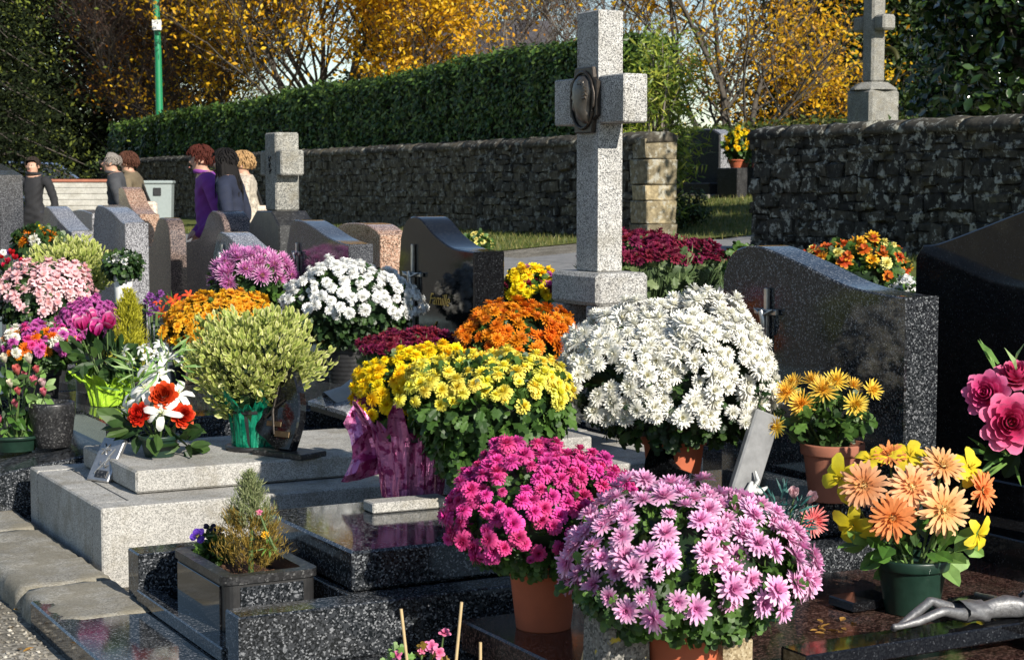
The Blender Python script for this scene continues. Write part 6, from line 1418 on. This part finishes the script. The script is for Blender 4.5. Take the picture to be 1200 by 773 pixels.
# ---------------------------------------------------------------- people walking behind the graves
M['skintone'] = plain('skin', (.50, .29, .20), .55, var=.06, scale=20)
def cloth(name, c, var=.2, scale=14): return plain(name, c, .85, var=var, scale=scale, bumps=.15)
def person(label, px, Y, H, face, torso, legs_, hair, hairkind, lean=0.0, arms='down', extra=None, headturn=0.0, nod=0.0, coatlen=.42):
    """face: heading in degrees seen from above (0 = +x, right of the picture; 180 = left)"""
    b = gpos(px, Y); root = empty('person', b, R_(face), label, 'person')
    P = []; E = []; Z = []
    def v(x, y, z, r, mat, link_to=None, r2=None):
        x = x + lean * max(0, z - .5) ; P.append((x * H, y * H, z * H, r * H, (r2 or r) * H)); Z.append(mat)
        if link_to is not None: E.append((link_to, len(P) - 1))
        return len(P) - 1
    pel = v(0, 0, .53, .082, 1, None, .088); wa = v(.005, 0, .61, .072, 1, pel, .080); ch = v(.01, 0, .72, .078, 1, wa, .088); uc = v(.0, 0, .812, .062, 1, ch, .078); nk = v(.010, 0, .858, .036, 0, uc); hd = v(.022, 0, .885, .042, 0, nk); hm = v(.026, 0, .925, .055, 0, hd, .048); ht = v(.014, 0, .962, .044, 0, hm, .040)
    for s in (-1, 1):
        sh = v(0, s * .118, .808, .044, 1, uc)
        if arms == 'down': el = v(-.025, s * .168, .635, .036, 1, sh); wr = v(.035, s * .160, .50, .028, 1, el); ha = v(.05, s * .155, .455, .018, 0, wr, .024); dirf = (.012, 0, -.045)
        elif arms == 'back': el = v(-.075, s * .125, .64, .038, 1, sh); wr = v(-.095, s * .04, .53, .027, 1, el); ha = v(-.10, s * .005, .50, .018, 0, wr, .024); dirf = (0, -s * .02, -.035)
        elif arms == 'fold': el = v(.0, s * .145, .65, .042, 1, sh); wr = v(.095, s * .07, .665, .030, 1, el); ha = v(.125, s * .035, .685, .018, 0, wr, .022); dirf = (.03, -s * .015, .03)
        else: el = v(-.03, s * .170, .64, .036, 1, sh); wr = v(.07, s * .145, .545, .027, 1, el); ha = v(.10, s * .115, .525, .018, 0, wr, .022); dirf = (.03, -s * .02, -.03)
        hx, hy, hz = P[ha][0] / H - lean * max(0, P[ha][2] / H - .5), P[ha][1] / H, P[ha][2] / H
        for k, (o, L) in enumerate(((-.016, .9), (-.006, 1.05), (.005, 1.0), (.015, .8))):
            f1 = v(hx + dirf[0] * L * .6, hy + o * .9, hz + dirf[2] * L * .6, .0058, 0, ha); f2 = v(hx + dirf[0] * L * .8 + .006, hy + o, hz + dirf[2] * L * 1.05, .005, 0, f1)
        v(hx + .022, hy + s * .004, hz + dirf[2] * .35, .006, 0, ha)
        hp = v(.0, s * .055, .49, .066, 2, pel); kn = v(.012 + s * .03, s * .056, .275, .044, 2, hp); an = v(-.012 + s * .05, s * .056, .05, .030, 2, kn); v(.065 + s * .05, s * .062, .022, .026, 3, an)
    mats = [M['skintone'], torso, legs_, M['blackplastic']]
    o = skin('body', P, E, mats[0], root, 2, voxel=.012); me = o.data
    for m in mats[1:]: me.materials.append(m)
    A = np.array([p[:3] for p in P]); Zm = np.array(Z); cen = np.array([p.center[:] for p in me.polygons])
    near = np.argmin(((cen[:, None, :] - A[None]) ** 2).sum(2) / (np.array([p[3] for p in P]) ** .7)[None], 1); mi = Zm[near]
    mi[(cen[:, 2] < .55 * H) & (cen[:, 2] > coatlen * H) & (mi == 2)] = 1
    me.polygons.foreach_set('material_index', mi.astype(np.int32))
    # face: brow, nose, chin and eye hollows pushed out of the head surface
    hc = Vector(P[hm][:3]); co = np.array([q.co[:] for q in me.vertices]); loc = (co - np.array(hc)) / H
    isH = loc[:, 2] > -.075
    f, s_, u = loc[:, 0], loc[:, 1], loc[:, 2]
    front = isH & (f > .015)
    co[front, 0] += H * (.020 * np.exp(-(s_[front] / .011) ** 2 - ((u[front] + .008) / .014) ** 2) + .008 * np.exp(-(s_[front] / .02) ** 2 - ((u[front] + .048) / .012) ** 2) - .007 * np.exp(-((np.abs(s_[front]) - .02) / .010) ** 2 - ((u[front] - .008) / .009) ** 2))
    body_ = (loc[:, 2] < -.09)                        # folds of cloth
    fold = .0035 * np.sin(co[:, 2] * 34 + co[:, 1] * 22 + 3 * np.sin(co[:, 2] * 9 + px)) + .003 * np.sin(co[:, 2] * 61 - co[:, 1] * 30 + co[:, 0] * 40)
    nr = co[:, :2] / np.maximum(.03, np.linalg.norm(co[:, :2], axis=1, keepdims=True)); co[body_, :2] += nr[body_] * fold[body_][:, None]
    me.vertices.foreach_set('co', co.astype(np.float32).ravel()); me.update()
    T = Matrix.Translation(hc)
    for s in (-1, 1):
        MB().lathe([(.001, -.004 * H), (.011 * H, -.003 * H), (.016 * H, .003 * H), (.010 * H, .006 * H), (.001, .004 * H)], 10).build('ear', M['skintone'], root, hc + Vector((-.006 * H, s * .050 * H, -.004 * H)), (math.pi / 2 * -s, 0, 0))
        MB().lathe([(.001, -.005 * H), (.005 * H, 0), (.001, .005 * H)], 8).build('eye', M['blackplastic'], root, hc + Vector((.047 * H, s * .019 * H, .009 * H)))
    MB().tube([(.052 * H, -.016 * H, 0), (.056 * H, 0, -.001 * H), (.052 * H, .016 * H, 0)], .0035 * H, 6).build('mouth', plain('lips', (.36, .12, .10), .5), root, hc + Vector((0, 0, -.036 * H)))
    # hair: a close cap broken up by locks that follow the skull
    hb = MB(); N1, N2 = 22, 12; V = []; rs = random.Random(int(px))
    for j in range(N2 + 1):
        th = math.pi * (.02 + .98 * j / N2) * (.60 if hairkind in ('short', 'bald') else .66)
        for i in range(N1):
            a = 6.2832 * i / N1; fr = math.cos(a); lim = th
            if fr > .1: lim = th * (1 - (.50 if hairkind != 'bald' else .80) * min(1, (fr - .1) / .5))
            r = .0640 if hairkind in ('short', 'bald') else .0665
            if hairkind == 'bald' and lim < .9: r = .0600
            V.append((H * (r * math.sin(lim) * fr * 1.06 - .008), H * r * math.sin(lim) * math.sin(a) * .86, H * (r * math.cos(lim) + .010)))
    hb.add(V, [(j * N1 + i, j * N1 + (i + 1) % N1, (j + 1) * N1 + (i + 1) % N1, (j + 1) * N1 + i) for j in range(N2) for i in range(N1)], 0, True)
    nlock = {'short': 150, 'bald': 120, 'bob': 340, 'long': 200}[hairkind]
    for k in range(nlock):
        a = rs.uniform(-math.pi, math.pi); th = rs.uniform(.05, 1.5)
        if abs(a) < 1.0: th = rs.uniform(.05, .75)
        if hairkind == 'bald': a = rs.choice((-1, 1)) * rs.uniform(1.3, 3.1); th = rs.uniform(1.0, 1.7)
        L = {'short': .35, 'bald': .3, 'bob': .62, 'long': .5}[hairkind] * rs.uniform(.7, 1.3); pts = []; da = rs.uniform(-.35, .35)
        for q in range(4):
            t2 = th + L * q / 3; aa = a + da * q / 3; r = (.066 if hairkind in ('short', 'bald') else .0695) * (1 + (.10 if hairkind == 'bob' else .04) * math.sin(q * 1.1 + k))
            pts.append((H * (r * math.sin(t2) * math.cos(aa) * 1.06 - .008), H * r * math.sin(t2) * math.sin(aa) * .9, H * (r * math.cos(t2) + .011)))
        hb.tube(pts, [H * .0025, H * .0045, H * .004, H * .001], 4)
    if hairkind == 'long':
        for k in range(170):
            a = rs.uniform(1.0, 5.28); x0 = math.cos(a) * .056; y0 = math.sin(a) * .054; Lh = rs.uniform(.15, .24); wv = rs.uniform(-.018, .018)
            hb.tube([(H * (x0 - .004), H * y0, H * .03), (H * (x0 * 1.15 - .012), H * y0 * 1.15, -H * .04), (H * (x0 * 1.2 - .02 + wv), H * y0 * 1.15, -H * Lh * .65), (H * (x0 * 1.1 - .02 + wv), H * (y0 * 1.1 + wv), -H * Lh)], [H * .005, H * .007, H * .006, H * .0015], 4)
    ho = hb.build('hair', hair, root, hc)
    if extra == 'glasses':
        g = MB()
        for s in (-1, 1):
            g.tube([(.060 * H, s * .022 * H + .014 * H * math.cos(a), .008 * H + .010 * H * math.sin(a)) for a in np.linspace(0, 6.283, 13)], .0022 * H, 5); g.tube([(.058 * H, s * .036 * H, .010 * H), (.02 * H, s * .055 * H, .010 * H), (-.01 * H, s * .055 * H, .006 * H)], .002 * H, 5)
        g.tube([(.062 * H, -.008 * H, .01 * H), (.062 * H, .008 * H, .01 * H)], .002 * H, 5); g.build('glasses', M['blackplastic'], root, hc)
    if extra == 'hood':
        hd_ = MB(); V = []
        for j in range(7):
            for i in range(13):
                a = math.pi * (.35 + 1.3 * i / 12); q = j / 6; V.append((H * (.02 + lean * .33 + (.055 + .03 * math.sin(q * 3)) * math.cos(a)), H * (.065 + .015 * q) * math.sin(a), H * (.865 - .07 * q)))
        hd_.add(V, [(j * 13 + i, j * 13 + i + 1, (j + 1) * 13 + i + 1, (j + 1) * 13 + i) for j in range(6) for i in range(12)], 0, True); hd_.build('hood', torso, root)
    if extra == 'bag':
        bg_ = MB(); bg_.box(-.09, .09, -.05, .05, -.16, .14, .03); bo = bg_.build('shoulder_bag', plain('patterned_cloth', (.55, .46, .38), .8, var=.5, scale=40), root, (-.10, -.24, .98)); MB().tube([(0, 0, .14), (.04, .08, .30), (.08, .14, .44)], .015, 6).build('strap', M['blackplastic'], bo)
    # jacket hem and collar
    mb = MB(); mb.tube([(H * (.012 + lean * .34 + .045 * math.cos(a)), H * .052 * math.sin(a), H * (.862 + .006 * math.cos(a))) for a in np.linspace(0, 6.283, 15)], H * .013, 6); mb.build('collar', torso, root)
    return root
DG = cloth('charcoal_jacket', (.045, .047, .052)); BK = cloth('black_coat', (.014, .014, .016)); PU = cloth('purple_pullover', (.18, .035, .24)); NV = cloth('navy_jacket', (.011, .016, .036)); BE = cloth('beige_patterned_coat', (.40, .35, .28), .6, 40); BR = cloth('brown_coat', (.13, .10, .06)); DT = cloth('dark_trousers', (.02, .022, .03)); JE = cloth('blue_jeans', (.04, .055, .10))
HR = {k: plain(k + '_hair', c, .75, var=.4, scale=60, spec=.2) for k, c in (('grey', (.20, .18, .16)), ('auburn', (.06, .013, .008)), ('black', (.007, .006, .006)), ('brown', (.075, .03, .018)), ('blond', (.36, .22, .10)), ('dark', (.03, .022, .018)))}
person('man in an open black jacket facing the camera beside the tall plain headstone', 42, 25, 1.73, 258, BK, DT, HR['dark'], 'short')
person('balding grey-haired man with glasses in a charcoal jacket walking past', 146, 20, 1.74, 186, DG, DT, HR['grey'], 'bald', .14, 'front', 'glasses')
person('auburn-haired person in a brown coat just behind the man with glasses', 159, 21.2, 1.70, 172, BR, DT, HR['brown'], 'bob', .06, 'down', 'bag')
person('woman with short auburn hair in a purple pullover looking down', 250, 16.6, 1.74, 196, PU, DT, HR['auburn'], 'bob', .10, 'front')
person('woman with long black hair in a navy jacket walking beside the purple pullover', 276, 16.1, 1.70, 172, NV, JE, HR['black'], 'long', .08, 'front', 'hood')
person('blond person in a beige patterned coat behind the long-haired woman', 291, 17.4, 1.64, 178, BE, DT, HR['blond'], 'bob', .02, 'down', 'bag')
